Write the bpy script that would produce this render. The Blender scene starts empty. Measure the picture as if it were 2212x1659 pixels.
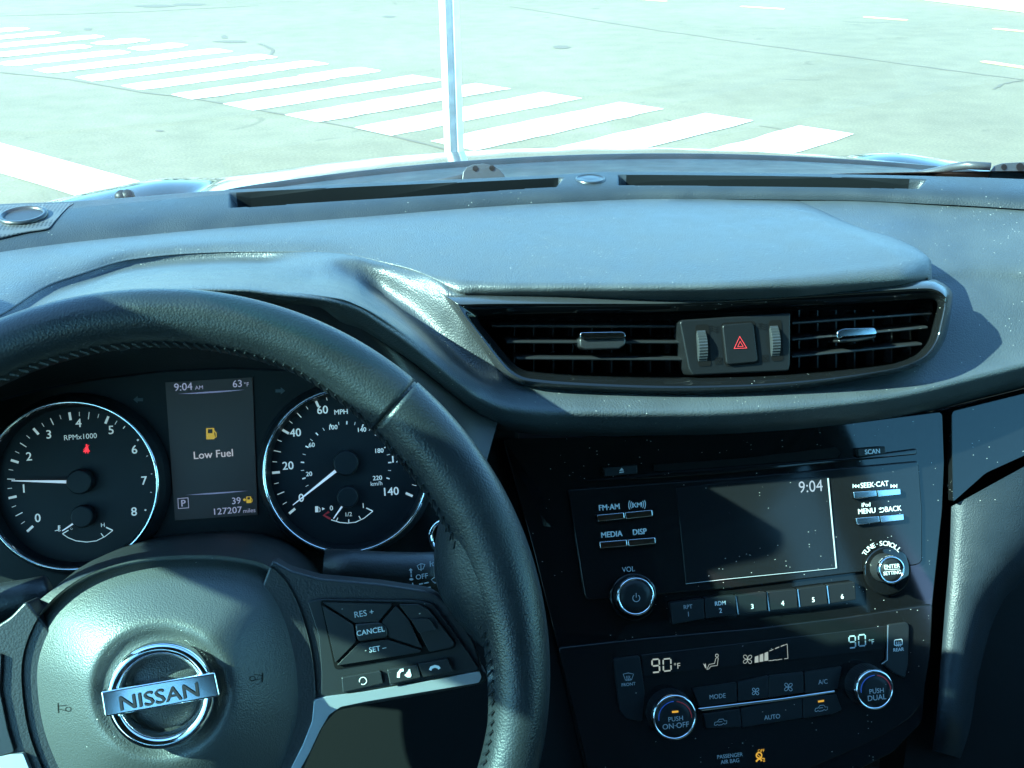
import bpy, bmesh, math, random
from math import sin, cos, pi, radians
from mathutils import Vector, Matrix

random.seed(7)
V = Vector
scene = bpy.context.scene

# ------------------------------------------------------------------ camera
FPX, CX, CY = 2335.0, 1106.0, 829.5            # focal length and centre in the 2212 px wide reading of the photo
CAM = V((-.265, 0, 1.45))
YAW, PITCH, ROLL = radians(8), radians(24.5), radians(.6)
Fv = V((sin(YAW)*cos(PITCH), cos(YAW)*cos(PITCH), -sin(PITCH)))
R0 = V((cos(YAW), -sin(YAW), 0)); U0 = R0.cross(Fv)
Rv = R0*cos(ROLL)-U0*sin(ROLL); Uv = U0*cos(ROLL)+R0*sin(ROLL)
cam_d = bpy.data.cameras.new("camera"); cam = bpy.data.objects.new("camera", cam_d)
scene.collection.objects.link(cam); scene.camera = cam
cam_d.sensor_width = 36; cam_d.lens = FPX/2212*36
cam_d.clip_start = .02; cam_d.clip_end = 3000
cam.matrix_world = Matrix(((Rv.x, Uv.x, -Fv.x, CAM.x), (Rv.y, Uv.y, -Fv.y, CAM.y), (Rv.z, Uv.z, -Fv.z, CAM.z), (0, 0, 0, 1)))

# ------------------------------------------------------------------ light
SUN_EL, SUN_AZ = radians(36), radians(-103)      # azimuth clockwise from +Y (straight ahead)
Ldir = V((sin(SUN_AZ)*cos(SUN_EL), cos(SUN_AZ)*cos(SUN_EL), sin(SUN_EL)))
world = bpy.data.worlds.new("World"); scene.world = world; world.use_nodes = True
wn = world.node_tree.nodes; wl = world.node_tree.links; wn.clear()
sky = wn.new("ShaderNodeTexSky"); sky.sky_type = 'NISHITA'; sky.sun_disc = False
sky.sun_elevation = SUN_EL; sky.sun_rotation = SUN_AZ; sky.dust_density = .25; sky.ozone_density = 5; sky.altitude = 200
bg = wn.new("ShaderNodeBackground"); bg.inputs[1].default_value = .15
wo = wn.new("ShaderNodeOutputWorld")
wl.new(sky.outputs[0], bg.inputs[0]); wl.new(bg.outputs[0], wo.inputs[0])
sd = bpy.data.lights.new("sun", 'SUN'); sd.energy = 4.4; sd.angle = radians(.53); sd.color = (1, .96, .86)
sun = bpy.data.objects.new("sun", sd); scene.collection.objects.link(sun)
sun.rotation_mode = 'QUATERNION'; sun.rotation_quaternion = Ldir.to_track_quat('Z', 'Y')
vs = scene.view_settings; vs.view_transform = 'Standard'; vs.look = 'None'; vs.gamma = 1; vs.exposure = 3.0
scene.cycles.max_bounces = 10; scene.cycles.diffuse_bounces = 3; scene.cycles.glossy_bounces = 4
scene.cycles.transparent_max_bounces = 10
scene.cycles.caustics_reflective = False; scene.cycles.caustics_refractive = False
scene.cycles.use_denoising = True
scene.cycles.sample_clamp_indirect = 8

# ------------------------------------------------------------------ materials
def mat(name, base=(.02, .02, .02), rough=.5, metal=0, spec=.5, grain=None, dust=0, coat=0, noise=0, ior=None, nscale=30):
    m = bpy.data.materials.new(name); m.use_nodes = True
    N = m.node_tree.nodes; L = m.node_tree.links
    b = N["Principled BSDF"]
    b.inputs["Base Color"].default_value = (*base, 1); b.inputs["Roughness"].default_value = rough
    b.inputs["Metallic"].default_value = metal; b.inputs["Specular IOR Level"].default_value = spec
    if ior: b.inputs["IOR"].default_value = ior
    if coat: b.inputs["Coat Weight"].default_value = coat; b.inputs["Coat Roughness"].default_value = .03
    tc = N.new("ShaderNodeTexCoord")
    col = None
    if noise:
        nz = N.new("ShaderNodeTexNoise"); nz.inputs["Scale"].default_value = nscale; nz.inputs["Detail"].default_value = 6
        L.new(tc.outputs["Object"], nz.inputs["Vector"])
        mp = N.new("ShaderNodeMapRange"); mp.inputs[1].default_value = .3; mp.inputs[2].default_value = .7
        mp.inputs[3].default_value = 1-noise; mp.inputs[4].default_value = 1+noise
        L.new(nz.outputs[0], mp.inputs[0])
        mx = N.new("ShaderNodeMix"); mx.data_type = 'RGBA'; mx.blend_type = 'MULTIPLY'; mx.inputs[0].default_value = 1
        mx.inputs[6].default_value = (*base, 1)
        L.new(mp.outputs[0], mx.inputs[7]); col = mx.outputs[2]
        mr = N.new("ShaderNodeMapRange"); mr.inputs[1].default_value = .3; mr.inputs[2].default_value = .7
        mr.inputs[3].default_value = max(.01, rough-.07); mr.inputs[4].default_value = rough+.07
        L.new(nz.outputs[0], mr.inputs[0]); L.new(mr.outputs[0], b.inputs["Roughness"])
    if grain:
        sc, st = grain
        vo = N.new("ShaderNodeTexVoronoi"); vo.inputs["Scale"].default_value = sc; vo.feature = 'SMOOTH_F1'
        vo.inputs["Smoothness"].default_value = .4
        dn = N.new("ShaderNodeTexNoise"); dn.inputs["Scale"].default_value = sc*.35; dn.inputs["Detail"].default_value = 3
        ad = N.new("ShaderNodeVectorMath"); ad.operation = 'SCALE'; ad.inputs[3].default_value = .9/sc
        av = N.new("ShaderNodeVectorMath"); av.operation = 'ADD'
        L.new(tc.outputs["Object"], dn.inputs["Vector"]); L.new(dn.outputs["Color"], ad.inputs[0])
        L.new(tc.outputs["Object"], av.inputs[0]); L.new(ad.outputs[0], av.inputs[1]); L.new(av.outputs[0], vo.inputs["Vector"])
        bp = N.new("ShaderNodeBump"); bp.inputs["Strength"].default_value = st; bp.inputs["Distance"].default_value = .6/sc
        bp.invert = True
        L.new(vo.outputs["Distance"], bp.inputs["Height"]); L.new(bp.outputs[0], b.inputs["Normal"])
    if dust:
        fac = None
        cn = N.new("ShaderNodeTexNoise"); cn.inputs["Scale"].default_value = 14; cn.inputs["Detail"].default_value = 3
        L.new(tc.outputs["Object"], cn.inputs["Vector"])
        cm = N.new("ShaderNodeMapRange"); cm.inputs[1].default_value = .42; cm.inputs[2].default_value = .68; cm.inputs[3].default_value = -.12; cm.inputs[4].default_value = .05
        L.new(cn.outputs[0], cm.inputs[0])
        for sc, th, gate in ((600, .15, 1-.09*dust), (190, .05, 1-.20*dust)):
            vo = N.new("ShaderNodeTexVoronoi"); vo.inputs["Scale"].default_value = sc
            st_ = N.new("ShaderNodeVectorMath"); st_.operation = 'MULTIPLY'; st_.inputs[1].default_value = (.6, 1, .8)
            L.new(tc.outputs["Object"], st_.inputs[0]); L.new(st_.outputs[0], vo.inputs["Vector"])
            lt = N.new("ShaderNodeMath"); lt.operation = 'LESS_THAN'; lt.inputs[1].default_value = th
            L.new(vo.outputs["Distance"], lt.inputs[0])
            sx = N.new("ShaderNodeSeparateColor"); L.new(vo.outputs["Color"], sx.inputs[0])
            gs = N.new("ShaderNodeMath"); gs.operation = 'ADD'; L.new(sx.outputs[0], gs.inputs[0]); L.new(cm.outputs[0], gs.inputs[1])
            gt = N.new("ShaderNodeMath"); gt.operation = 'GREATER_THAN'; gt.inputs[1].default_value = gate
            L.new(gs.outputs[0], gt.inputs[0])
            mu = N.new("ShaderNodeMath"); mu.operation = 'MULTIPLY'; L.new(lt.outputs[0], mu.inputs[0]); L.new(gt.outputs[0], mu.inputs[1])
            if fac is None: fac = mu.outputs[0]
            else:
                mm = N.new("ShaderNodeMath"); mm.operation = 'MAXIMUM'; L.new(fac, mm.inputs[0]); L.new(mu.outputs[0], mm.inputs[1]); fac = mm.outputs[0]
        mx = N.new("ShaderNodeMix"); mx.data_type = 'RGBA'; mx.inputs[7].default_value = (.34, .34, .31, 1)
        L.new(fac, mx.inputs[0])
        if col: L.new(col, mx.inputs[6])
        else: mx.inputs[6].default_value = (*base, 1)
        col = mx.outputs[2]
    if col: L.new(col, b.inputs["Base Color"])
    return m

def emat(name, col, strength, base=(.01, .01, .01)):
    m = mat(name, base, .5); b = m.node_tree.nodes["Principled BSDF"]
    b.inputs["Emission Color"].default_value = (*col, 1); b.inputs["Emission Strength"].default_value = strength
    return m

def glass(name, tint, refl=1.0, haze=0):
    m = bpy.data.materials.new(name); m.use_nodes = True
    N = m.node_tree.nodes; L = m.node_tree.links; N.clear()
    o = N.new("ShaderNodeOutputMaterial"); t = N.new("ShaderNodeBsdfTransparent"); g = N.new("ShaderNodeBsdfGlossy")
    g.inputs["Roughness"].default_value = .0; t.inputs[0].default_value = (*tint, 1)
    fr = N.new("ShaderNodeFresnel")               # thin sheet: same reflectance from both sides
    ge = N.new("ShaderNodeNewGeometry"); io = N.new("ShaderNodeMapRange"); io.inputs[3].default_value = 1.45; io.inputs[4].default_value = 1/1.45
    L.new(ge.outputs["Backfacing"], io.inputs[0]); L.new(io.outputs[0], fr.inputs[0])
    mx = N.new("ShaderNodeMixShader"); ml = N.new("ShaderNodeMath"); ml.operation = 'MULTIPLY'; ml.inputs[1].default_value = refl
    L.new(fr.outputs[0], ml.inputs[0]); L.new(ml.outputs[0], mx.inputs[0]); L.new(t.outputs[0], mx.inputs[1]); L.new(g.outputs[0], mx.inputs[2])
    out = mx.outputs[0]
    if haze:
        tl_ = N.new("ShaderNodeBsdfTranslucent"); tl_.inputs[0].default_value = (.8, .8, .76, 1)
        tc = N.new("ShaderNodeTexCoord"); mpn = N.new("ShaderNodeMapping"); mpn.inputs["Scale"].default_value = (14, 1.2, 1.2); nz = N.new("ShaderNodeTexNoise"); nz.inputs["Scale"].default_value = 3; nz.inputs["Detail"].default_value = 5
        L.new(tc.outputs["Object"], mpn.inputs[0]); L.new(mpn.outputs[0], nz.inputs["Vector"])
        hr = N.new("ShaderNodeMapRange"); hr.inputs[1].default_value = .3; hr.inputs[2].default_value = .75; hr.inputs[3].default_value = haze*.5; hr.inputs[4].default_value = haze*1.6
        L.new(nz.outputs[0], hr.inputs[0]); m2 = N.new("ShaderNodeMixShader"); L.new(hr.outputs[0], m2.inputs[0]); L.new(out, m2.inputs[1]); L.new(tl_.outputs[0], m2.inputs[2]); out = m2.outputs[0]
    L.new(out, o.inputs[0])
    return m

M = dict(
    pad=mat("soft_dash_grain", (.036, .044, .049), .44, spec=.5, grain=(800, .38), dust=1.0, noise=.12),
    strip=mat("coarse_dash_grain", (.015, .021, .027), .50, spec=.42, grain=(900, .35), dust=.5, noise=.12),
    slot=mat("defroster_slot_black", (.004, .0055, .0065), .6, spec=.12),
    leather=mat("wheel_leather", (.009, .012, .015), .40, spec=.42, grain=(900, .2), noise=.1),
    leather_dark=mat("wheel_leather_inner", (.014, .015, .016), .55, grain=(600, .4)),
    hub=mat("airbag_cover_grain", (.040, .044, .045), .42, grain=(1300, .35), dust=.4),
    plastic=mat("matte_black_plastic", (.012, .013, .015), .42, grain=(900, .15)),
    plastic2=mat("satin_black_plastic", (.013, .0145, .016), .33, dust=.5),
    button=mat("button_black", (.009, .0105, .012), .40, dust=.6, spec=.25),
    gloss=mat("piano_black", (.004, .0045, .005), .04, dust=1.2, spec=.5),
    gloss2=mat("gloss_black_panel", (.006, .0065, .007), .08, dust=1.0),
    cavity=mat("cavity_black", (.003, .003, .003), .7, spec=.1),
    chrome=mat("chrome", (.75, .77, .80), .085, metal=1),
    satin=mat("satin_silver_trim", (.50, .53, .57), .28, metal=.75),
    dial=mat("dial_face", (.005, .0075, .010), .5, spec=.25),
    clusterface=mat("cluster_face", (.004, .0045, .0045), .5, spec=.2),
    screen=mat("display_screen", (.008, .009, .010), .10, dust=1.2),
    lcd=emat("info_display_panel", (.55, .55, .5), .0012, (.006, .006, .0055)),
    ink=mat("white_lettering", (.58, .60, .60), .6),
    inkdim=mat("grey_lettering", (.35, .38, .40), .6),
    inkdial=emat("lit_dial_lettering", (.75, .95, .92), .040, (.55, .6, .6)),
    inklcd=emat("lcd_blue_lettering", (.55, .62, .95), .048, (.1, .1, .1)),
    inkwhite=emat("lcd_white_lettering", (.8, .82, .9), .055, (.1, .1, .1)),
    inkseg=emat("lcd_segment_lettering", (.75, .85, .72), .06, (.1, .1, .1)),
    lcdline=emat("lcd_blue_line", (.40, .45, .95), .03, (.1, .1, .1)),
    amber=emat("amber_light", (1, .55, .05), .09),
    yellow=emat("yellow_icon", (.95, .72, .06), .055),
    red=emat("red_warning_light", (1, .03, .05), .16),
    redink=mat("red_lettering", (.65, .03, .035), .5),
    blueink=mat("blue_lettering", (.05, .12, .45), .5),
    needle=emat("needle_white", (.75, .86, .95), .05, (.6, .65, .7)),
    bezel=mat("satin_bezel", (.022, .025, .027), .25, dust=.6),
    module=mat("switch_module_black", (.006, .007, .008), .35, spec=.22),
    knurl=mat("knurled_grey", (.022, .025, .027), .35),
    knee_shade=mat("knee_panel_shade", (.005, .0055, .006), .55, spec=.15),  # darker than the matte plastic: deep shade put into the colour
    tinted=glass("rear_side_glass", (.50, .68, .66)),
    paint=mat("hood_paint", (.012, .016, .020), .08, ior=1.30),
    cowl=mat("cowl_plastic", (.008, .010, .011), .5, noise=.2, spec=.25),
    steel=mat("wiper_steel", (.035, .037, .04), .38, dust=.3),
    post=mat("galvanised_post", (.72, .73, .72), .45, metal=.1, noise=.15, nscale=20),
    white=mat("road_paint_white", (.82, .82, .80), .7, noise=.06, nscale=9),
    yellowp=mat("road_paint_yellow", (.80, .50, .17), .7, noise=.08, nscale=9),
    concrete=mat("concrete", (.45, .43, .40), .85, noise=.2, nscale=4),
    cabin=mat("cabin_trim_dark", (.02, .021, .022), .8),
    liner=mat("headliner", (.05, .05, .05), .9),
    seat=mat("seat_fabric", (.03, .03, .032), .9),
    body=mat("body_paint", (.12, .13, .14), .3, metal=.5, coat=1),
    windshield=glass("windshield_glass", (.60, .95, .91), haze=.008),
    sideglass=glass("side_window_glass", (.68, .95, .91)),
)

def asphalt():
    m = mat("asphalt", (.20, .205, .20), .9); N = m.node_tree.nodes; L = m.node_tree.links; b = N["Principled BSDF"]
    tc = N.new("ShaderNodeTexCoord")
    def noise(sc, det, dis=0):
        n = N.new("ShaderNodeTexNoise"); n.inputs["Scale"].default_value = sc; n.inputs["Detail"].default_value = det
        n.inputs["Distortion"].default_value = dis
        L.new(tc.outputs["Object"], n.inputs["Vector"]); return n.outputs[0]
    def rng(s, a, c, lo, hi):
        r = N.new("ShaderNodeMapRange"); r.inputs[1].default_value = a; r.inputs[2].default_value = c
        r.inputs[3].default_value = lo; r.inputs[4].default_value = hi; L.new(s, r.inputs[0]); return r.outputs[0]
    def mul(a, c):
        n = N.new("ShaderNodeMath"); n.operation = 'MULTIPLY'; L.new(a, n.inputs[0]); L.new(c, n.inputs[1]); return n.outputs[0]
    f = mul(mul(rng(noise(.35, 5), .3, .7, .86, 1.12), rng(noise(4, 6), .3, .7, .9, 1.1)), rng(noise(60, 4), .3, .7, .82, 1.18))
    f = mul(f, rng(noise(1.3, 3, 1.5), .68, .74, 1, .72))
    mx = N.new("ShaderNodeMix"); mx.data_type = 'RGBA'; mx.blend_type = 'MULTIPLY'; mx.inputs[0].default_value = 1
    mx.inputs[6].default_value = (.122, .102, .069, 1); L.new(f, mx.inputs[7]); L.new(mx.outputs[2], b.inputs["Base Color"])
    return m
M['asphalt'] = asphalt()
def wear(m):
    N = m.node_tree.nodes; L = m.node_tree.links; b = N["Principled BSDF"]; src = b.inputs["Base Color"].links[0].from_socket
    tc = N.new("ShaderNodeTexCoord"); n1 = N.new("ShaderNodeTexNoise"); n1.inputs["Scale"].default_value = 5; n1.inputs["Detail"].default_value = 10; n1.inputs["Roughness"].default_value = .72
    L.new(tc.outputs["Object"], n1.inputs["Vector"]); r = N.new("ShaderNodeMapRange"); r.inputs[1].default_value = .60; r.inputs[2].default_value = .70; r.inputs[4].default_value = .8
    L.new(n1.outputs[0], r.inputs[0]); mx = N.new("ShaderNodeMix"); mx.data_type = 'RGBA'; mx.inputs[7].default_value = (.15, .13, .09, 1)
    L.new(r.outputs[0], mx.inputs[0]); L.new(src, mx.inputs[6]); L.new(mx.outputs[2], b.inputs["Base Color"])
wear(M['white']); wear(M['yellowp'])
M['seam'] = mat("tar_seam", (.085, .070, .052), .8)

# ------------------------------------------------------------------ geometry helpers
def root_of(o):
    while o.parent: o = o.parent
    return o
def thing(name, label, cat, loc, group=None):
    o = bpy.data.objects.new(name, None); scene.collection.objects.link(o); o.location = loc
    o.empty_display_size = .05
    o["label"] = label; o["category"] = cat
    if group: o["group"] = group
    return o

class MB:
    def __init__(s): s.v = []; s.f = []
    def add(s, vs_, fs):
        k = len(s.v); s.v += [V(p) for p in vs_]; s.f += [tuple(i+k for i in f) for f in fs]; return s
    def build(s, name, m, parent=None, smooth=False, bevel=0, label=None, cat=None, kind=None, weld=False, sub=0, segs=2):
        me = bpy.data.meshes.new(name)
        off = root_of(parent).location if parent else V((0, 0, 0))
        org = V(off)
        if not parent and s.v:
            org = V((sum(p.x for p in s.v)/len(s.v), sum(p.y for p in s.v)/len(s.v), min(p.z for p in s.v)))
        me.from_pydata([p-org for p in s.v], [], s.f)
        bm = bmesh.new(); bm.from_mesh(me)
        if weld: bmesh.ops.remove_doubles(bm, verts=bm.verts, dist=1e-5)
        bmesh.ops.recalc_face_normals(bm, faces=bm.faces)
        bm.to_mesh(me); bm.free()
        if smooth: me.polygons.foreach_set("use_smooth", [True]*len(me.polygons))
        me.materials.append(M[m] if isinstance(m, str) else m)
        o = bpy.data.objects.new(name, me); scene.collection.objects.link(o)
        if parent: o.parent = parent
        else: o.location = org
        if bevel:
            b = o.modifiers.new("bevel", 'BEVEL'); b.width = bevel; b.segments = segs; b.limit_method = 'ANGLE'; b.angle_limit = radians(40)
            b.harden_normals = False
            me.polygons.foreach_set("use_smooth", [True]*len(me.polygons))
            w = o.modifiers.new("wn", 'WEIGHTED_NORMAL'); w.keep_sharp = True
        if sub:
            sb = o.modifiers.new("sub", 'SUBSURF'); sb.levels = sub; sb.render_levels = sub
        if label: o["label"] = label
        if cat: o["category"] = cat
        if kind: o["kind"] = kind
        return o

def ray(x, y): return Fv+Rv*((x-CX)/FPX)-Uv*((y-CY)/FPX)
def onz(x, y, z): d = ray(x, y); return CAM+d*((z-CAM.z)/d.z)
def ony(x, y, Y): d = ray(x, y); return CAM+d*((Y-CAM.y)/d.y)
def project(P):
    d = P-CAM; z = d.dot(Fv); return CX+FPX*d.dot(Rv)/z, CY-FPX*d.dot(Uv)/z

class Plane:
    def __init__(s, P0, tilt, roll=0, turn=0):
        t = radians(tilt); s.P0 = V(P0)
        n = V((0, -cos(t), sin(t))); n.rotate(Matrix.Rotation(radians(turn), 3, 'Z')); s.n = n
        u = V((1, 0, 0)); u -= n*u.dot(n); u.normalize(); v = n.cross(u)
        r = radians(roll); s.u = u*cos(r)+v*sin(r); s.v = v*cos(r)-u*sin(r)
    def at(s, x, y, h=0):
        d = ray(x, y); return CAM+d*((s.P0+s.n*h-CAM).dot(s.n)/d.dot(s.n))
    def pxm(s, x, y):                         # metres on the plane per photo pixel at that spot
        return (s.at(x, y)-CAM).dot(Fv)/FPX
    def pt(s, c, a, b, h=0): return c+s.u*a+s.v*b+s.n*h

def prism(mb, top, back):
    n = len(top); mb.add(list(top)+list(back), [tuple(range(n))]+[(i, i+n, (i+1) % n+n, (i+1) % n) for i in range(n)]+[tuple(range(2*n-1, n-1, -1))])
def plate(pl, pts, h0, h1, mb=None):
    mb = mb or MB(); top = [pl.at(x, y, h1) for x, y in pts]; prism(mb, top, [p-pl.n*(h1-h0) for p in top]); return mb
def roundpoly(pts, r, k=4):
    out = []; n = len(pts)
    for i in range(n):
        p0, p, p2 = V(pts[i-1]), V(pts[i]), V(pts[(i+1) % n])
        a = (p0-p); b = (p2-p); ra = min(r, a.length*.45); rb = min(r, b.length*.45)
        A = p+a.normalized()*ra; B = p+b.normalized()*rb
        for j in range(k+1):
            t = j/k; out.append(tuple(A*(1-t)**2+p*2*t*(1-t)+B*t*t))
    return out
def ringloft(mb, loops, cap0=False, cap1=False):
    n = len(loops[0]); vs_ = [p for l in loops for p in l]; fs = []
    for r in range(len(loops)-1):
        for i in range(n): fs.append((r*n+i, r*n+(i+1) % n, (r+1)*n+(i+1) % n, (r+1)*n+i))
    if cap0: fs.append(tuple(range(n-1, -1, -1)))
    if cap1: fs.append(tuple(range((len(loops)-1)*n, len(loops)*n)))
    mb.add(vs_, fs); return mb
def lathe(pl, c, prof, n=48, mb=None, cap0=False, cap1=True):
    mb = mb or MB(); loops = [[pl.pt(c, r*cos(2*pi*i/n), r*sin(2*pi*i/n), h) for i in range(n)] for r, h in prof]
    return ringloft(mb, loops, cap0, cap1)
def grid(rows, mb=None, keep=None):
    mb = mb or MB(); n = len(rows[0]); vs_ = [p for r in rows for p in r]; fs = []
    for j in range(len(rows)-1):
        for i in range(n-1):
            f = (j*n+i, j*n+i+1, (j+1)*n+i+1, (j+1)*n+i)
            if keep is None or keep(sum((vs_[k] for k in f), V())/4): fs.append(f)
    mb.add(vs_, fs); return mb
def interp(pts, x):                           # monotone-ish cubic (Catmull-Rom slopes) through (x, y)
    n = len(pts)
    if x <= pts[0][0]: return pts[0][1]
    if x >= pts[-1][0]: return pts[-1][1]
    for i in range(n-1):
        if pts[i][0] <= x <= pts[i+1][0]: break
    def sl(k):
        if k == 0: return (pts[1][1]-pts[0][1])/(pts[1][0]-pts[0][0])
        if k == n-1: return (pts[-1][1]-pts[-2][1])/(pts[-1][0]-pts[-2][0])
        a = (pts[k][1]-pts[k-1][1])/(pts[k][0]-pts[k-1][0]); b = (pts[k+1][1]-pts[k][1])/(pts[k+1][0]-pts[k][0])
        return 0 if a*b <= 0 else 2*a*b/(a+b)
    h = pts[i+1][0]-pts[i][0]; t = (x-pts[i][0])/h
    return (2*t**3-3*t*t+1)*pts[i][1]+(t**3-2*t*t+t)*h*sl(i)+(-2*t**3+3*t*t)*pts[i+1][1]+(t**3-t*t)*h*sl(i+1)
def crom(p0, p1, p2, p3, t):
    return ((p1*2)+(p2-p0)*t+(p0*2-p1*5+p2*4-p3)*t*t+(p1*3-p0-p2*3+p3)*t**3)*.5
def refine(rows, k):
    out = []; n = len(rows)
    for j in range(n-1):
        a, b, c, d = rows[max(0, j-1)], rows[j], rows[j+1], rows[min(n-1, j+2)]
        for s in range(k):
            t = s/k; out.append([crom(a[i], b[i], c[i], d[i], t) for i in range(len(b))])
    out.append(rows[-1]); return out
def inpoly(x, y, poly):
    c = False; n = len(poly)
    for i in range(n):
        x1, y1 = poly[i]; x2, y2 = poly[i-1]
        if (y1 > y) != (y2 > y) and x < (x2-x1)*(y-y1)/(y2-y1)+x1: c = not c
    return c
def tube(mb, path, rad, n=10, cap=True):
    loops = []; m_ = len(path); prev = None
    for i, p in enumerate(path):
        t = (path[min(i+1, m_-1)]-path[max(i-1, 0)]).normalized()
        a = V((0, 0, 1)) if prev is None else prev
        a = a-t*a.dot(t)
        if a.length < 1e-4: a = V((1, 0, 0))-t*t.x
        a.normalize(); prev = a; b = t.cross(a); r = rad[i] if isinstance(rad, (list, tuple)) else rad
        loops.append([p+a*r*cos(2*pi*k/n)+b*r*sin(2*pi*k/n) for k in range(n)])
    return ringloft(mb, loops, cap, cap)
def boxpts(mb, a, b):
    x0, y0, z0 = a; x1, y1, z1 = b
    mb.add([(x0, y0, z0), (x1, y0, z0), (x1, y1, z0), (x0, y1, z0), (x0, y0, z1), (x1, y0, z1), (x1, y1, z1), (x0, y1, z1)],
           [(3, 2, 1, 0), (4, 5, 6, 7), (0, 1, 5, 4), (1, 2, 6, 5), (2, 3, 7, 6), (3, 0, 4, 7)]); return mb
def bar(mb, p, q, w, t, up=V((0, 0, 1))):
    d = (q-p).normalized(); s = d.cross(up).normalized(); k = s.cross(d)
    A = [p+s*w/2*i+k*t/2*j for i, j in ((-1, -1), (1, -1), (1, 1), (-1, 1))]; B = [x+(q-p) for x in A]
    prism(mb, A, B)

# ------------------------------------------------------------------ lettering
_tc = {}
def glyphs(s):
    if s not in _tc:
        cu = bpy.data.curves.new("t", 'FONT'); cu.body = s; cu.size = 1; cu.align_x = 'CENTER'; cu.resolution_u = 3
        ob = bpy.data.objects.new("t", cu); me = bpy.data.meshes.new_from_object(ob)
        _tc[s] = ([v.co.copy() for v in me.vertices], [tuple(p.vertices) for p in me.polygons])
        bpy.data.objects.remove(ob); bpy.data.meshes.remove(me); bpy.data.curves.remove(cu)
    return _tc[s]
CAPH = max(v.y for v in glyphs("H")[0])
def text(mb, s, x, y, hpx, pl, h=.0004, rot=0, stretch=1.0, bold=0):
    """letters of cap height hpx (photo px) centred at photo pixel x, y, lying on the plane"""
    vs_, fs = glyphs(s); k = pl.pxm(x, y)*hpx/CAPH; c = pl.at(x, y, h); cr, sr = cos(radians(rot)), sin(radians(rot))
    def put(dx, dy):
        out = []
        for v in vs_:
            a = v.x*k*stretch+dx; b = (v.y-CAPH/2)*k+dy
            out.append(pl.pt(c, a*cr-b*sr, a*sr+b*cr))
        mb.add(out, fs)
    put(0, 0)
    if bold:
        e = bold*pl.pxm(x, y)
        for i, (dx, dy) in enumerate(((e, 0), (-e, 0), (0, e*.7))):
            c = c+pl.n*2e-5; put(dx, dy)
    return mb
def stroke(mb, pts, wpx, pl, h=.0004, closed=False):
    P = [pl.at(x, y, h) for x, y in pts]; w = pl.pxm(*pts[0])*wpx/2; n = len(P); L_, R_ = [], []
    for i in range(n):
        a = P[(i-1) % n] if (i or closed) else P[0]; b = P[(i+1) % n] if (i < n-1 or closed) else P[-1]
        t = (b-a).normalized(); s = pl.n.cross(t)
        L_.append(P[i]+s*w); R_.append(P[i]-s*w)
    rng = n if closed else n-1
    mb.add(L_+R_, [(i, (i+1) % n, n+(i+1) % n, n+i) for i in range(rng)]); return mb
def fillp(mb, pts, pl, h=.0004):
    mb.add([pl.at(x, y, h) for x, y in pts], [tuple(range(len(pts)))]); return mb
def arcp(cx, cy, r, a0, a1, n=14, ry=None):
    ry = ry or r
    return [(cx+r*cos(radians(a0+(a1-a0)*i/n)), cy-ry*sin(radians(a0+(a1-a0)*i/n))) for i in range(n+1)]

# readings from enlarged crops of the photo -> 2212-px coordinates
def crop(x0, y0, w, zw): k = .8641*w/zw; return lambda x, y: (x0*.8641+x*k, y0*.8641+y*k)
c1 = crop(0, 900, 640, 2124); c2 = crop(600, 900, 640, 2124); c3 = crop(0, 1380, 700, 2151); c4 = crop(660, 1380, 700, 2151)
c5 = crop(1220, 1020, 640, 1896); c6 = crop(1820, 1020, 640, 1896); c7 = crop(1320, 1500, 640, 2212); c8 = crop(1920, 1500, 640, 2212)
v5 = crop(840, 480, 900, 2212); v6 = crop(1660, 480, 900, 2212)
def mp(c, pts): return [c(*p) for p in pts]

# ================================================================== THE STREET
def sheet(name, polys, z, m, label, cat, kind='structure'):
    mb = MB()
    for p in polys: mb.add([(x, y, z) for x, y in p], [tuple(range(len(p)))])
    return mb.build(name, m, label=label, cat=cat, kind=kind)
mb = MB(); mb.add([(-600, -200, 0), (600, -200, 0), (600, 900, 0), (-600, 900, 0)], [(0, 1, 2, 3)])
mb.build("road", 'asphalt', kind='structure', label="sunlit grey asphalt street ahead of the car", cat="road")
def blob(p, q, w, jag=.02, tip=.12):          # hand-painted bar with slightly uneven, rounded ends
    p, q = V(p), V(q); d = (q-p); L_ = d.length; d.normalize(); s = V((-d.y, d.x)); out = []
    n = 14
    for side in (1, -1):
        rng = range(n+1) if side == 1 else range(n, -1, -1)
        for i in rng:
            t = i/n; e = min(t, 1-t)*L_
            ww = w/2*(1 if e > tip or tip < .01 else .86 if tip < .03 else (.55+.45*math.sqrt(max(0, 1-(1-e/tip)**2))))
            out.append(tuple(p+d*t*L_+s*side*(ww+random.uniform(-jag, jag))))
    return out
L0 = V((-2.58, 10.06)); step = V((.484, -.549)); bd = V((1.42, 1.06)).normalized()
bars = []
for i in range(-7, 9):
    a = L0+step*i
    ln = 1.82 if i > -5 else 1.7
    if i in (-3, -2):
        bars.append(blob(a, a+bd*1.25, .40)); bars.append(blob(a+bd*1.33+V((0, .06)), a+bd*1.9+V((0, .06)), .38, .03))
    elif i >= 3: bars.append(blob(a, a+bd*1.88, .41, .012, .004))
    elif i in (0, 1, 2, 3, 4, -1):
        bars.append(blob(a, a+bd*1.35, .37, .016, .02)); bars.append(blob(a+bd*1.24+V((-.02, .04)), a+bd*1.9+V((0, .04)), .37, .018, .02))
    else: bars.append(blob(a, a+bd*ln, .38))
mbx = MB()
for k, p in enumerate(bars): mbx.add([(x, y, .004+.0005*(k % 3)) for x, y in p], [tuple(range(len(p)))])
mbx.build("crosswalk_markings", 'white', kind='structure', label="white ladder bars of the crosswalk painted across the asphalt", cat="road marking")
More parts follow.
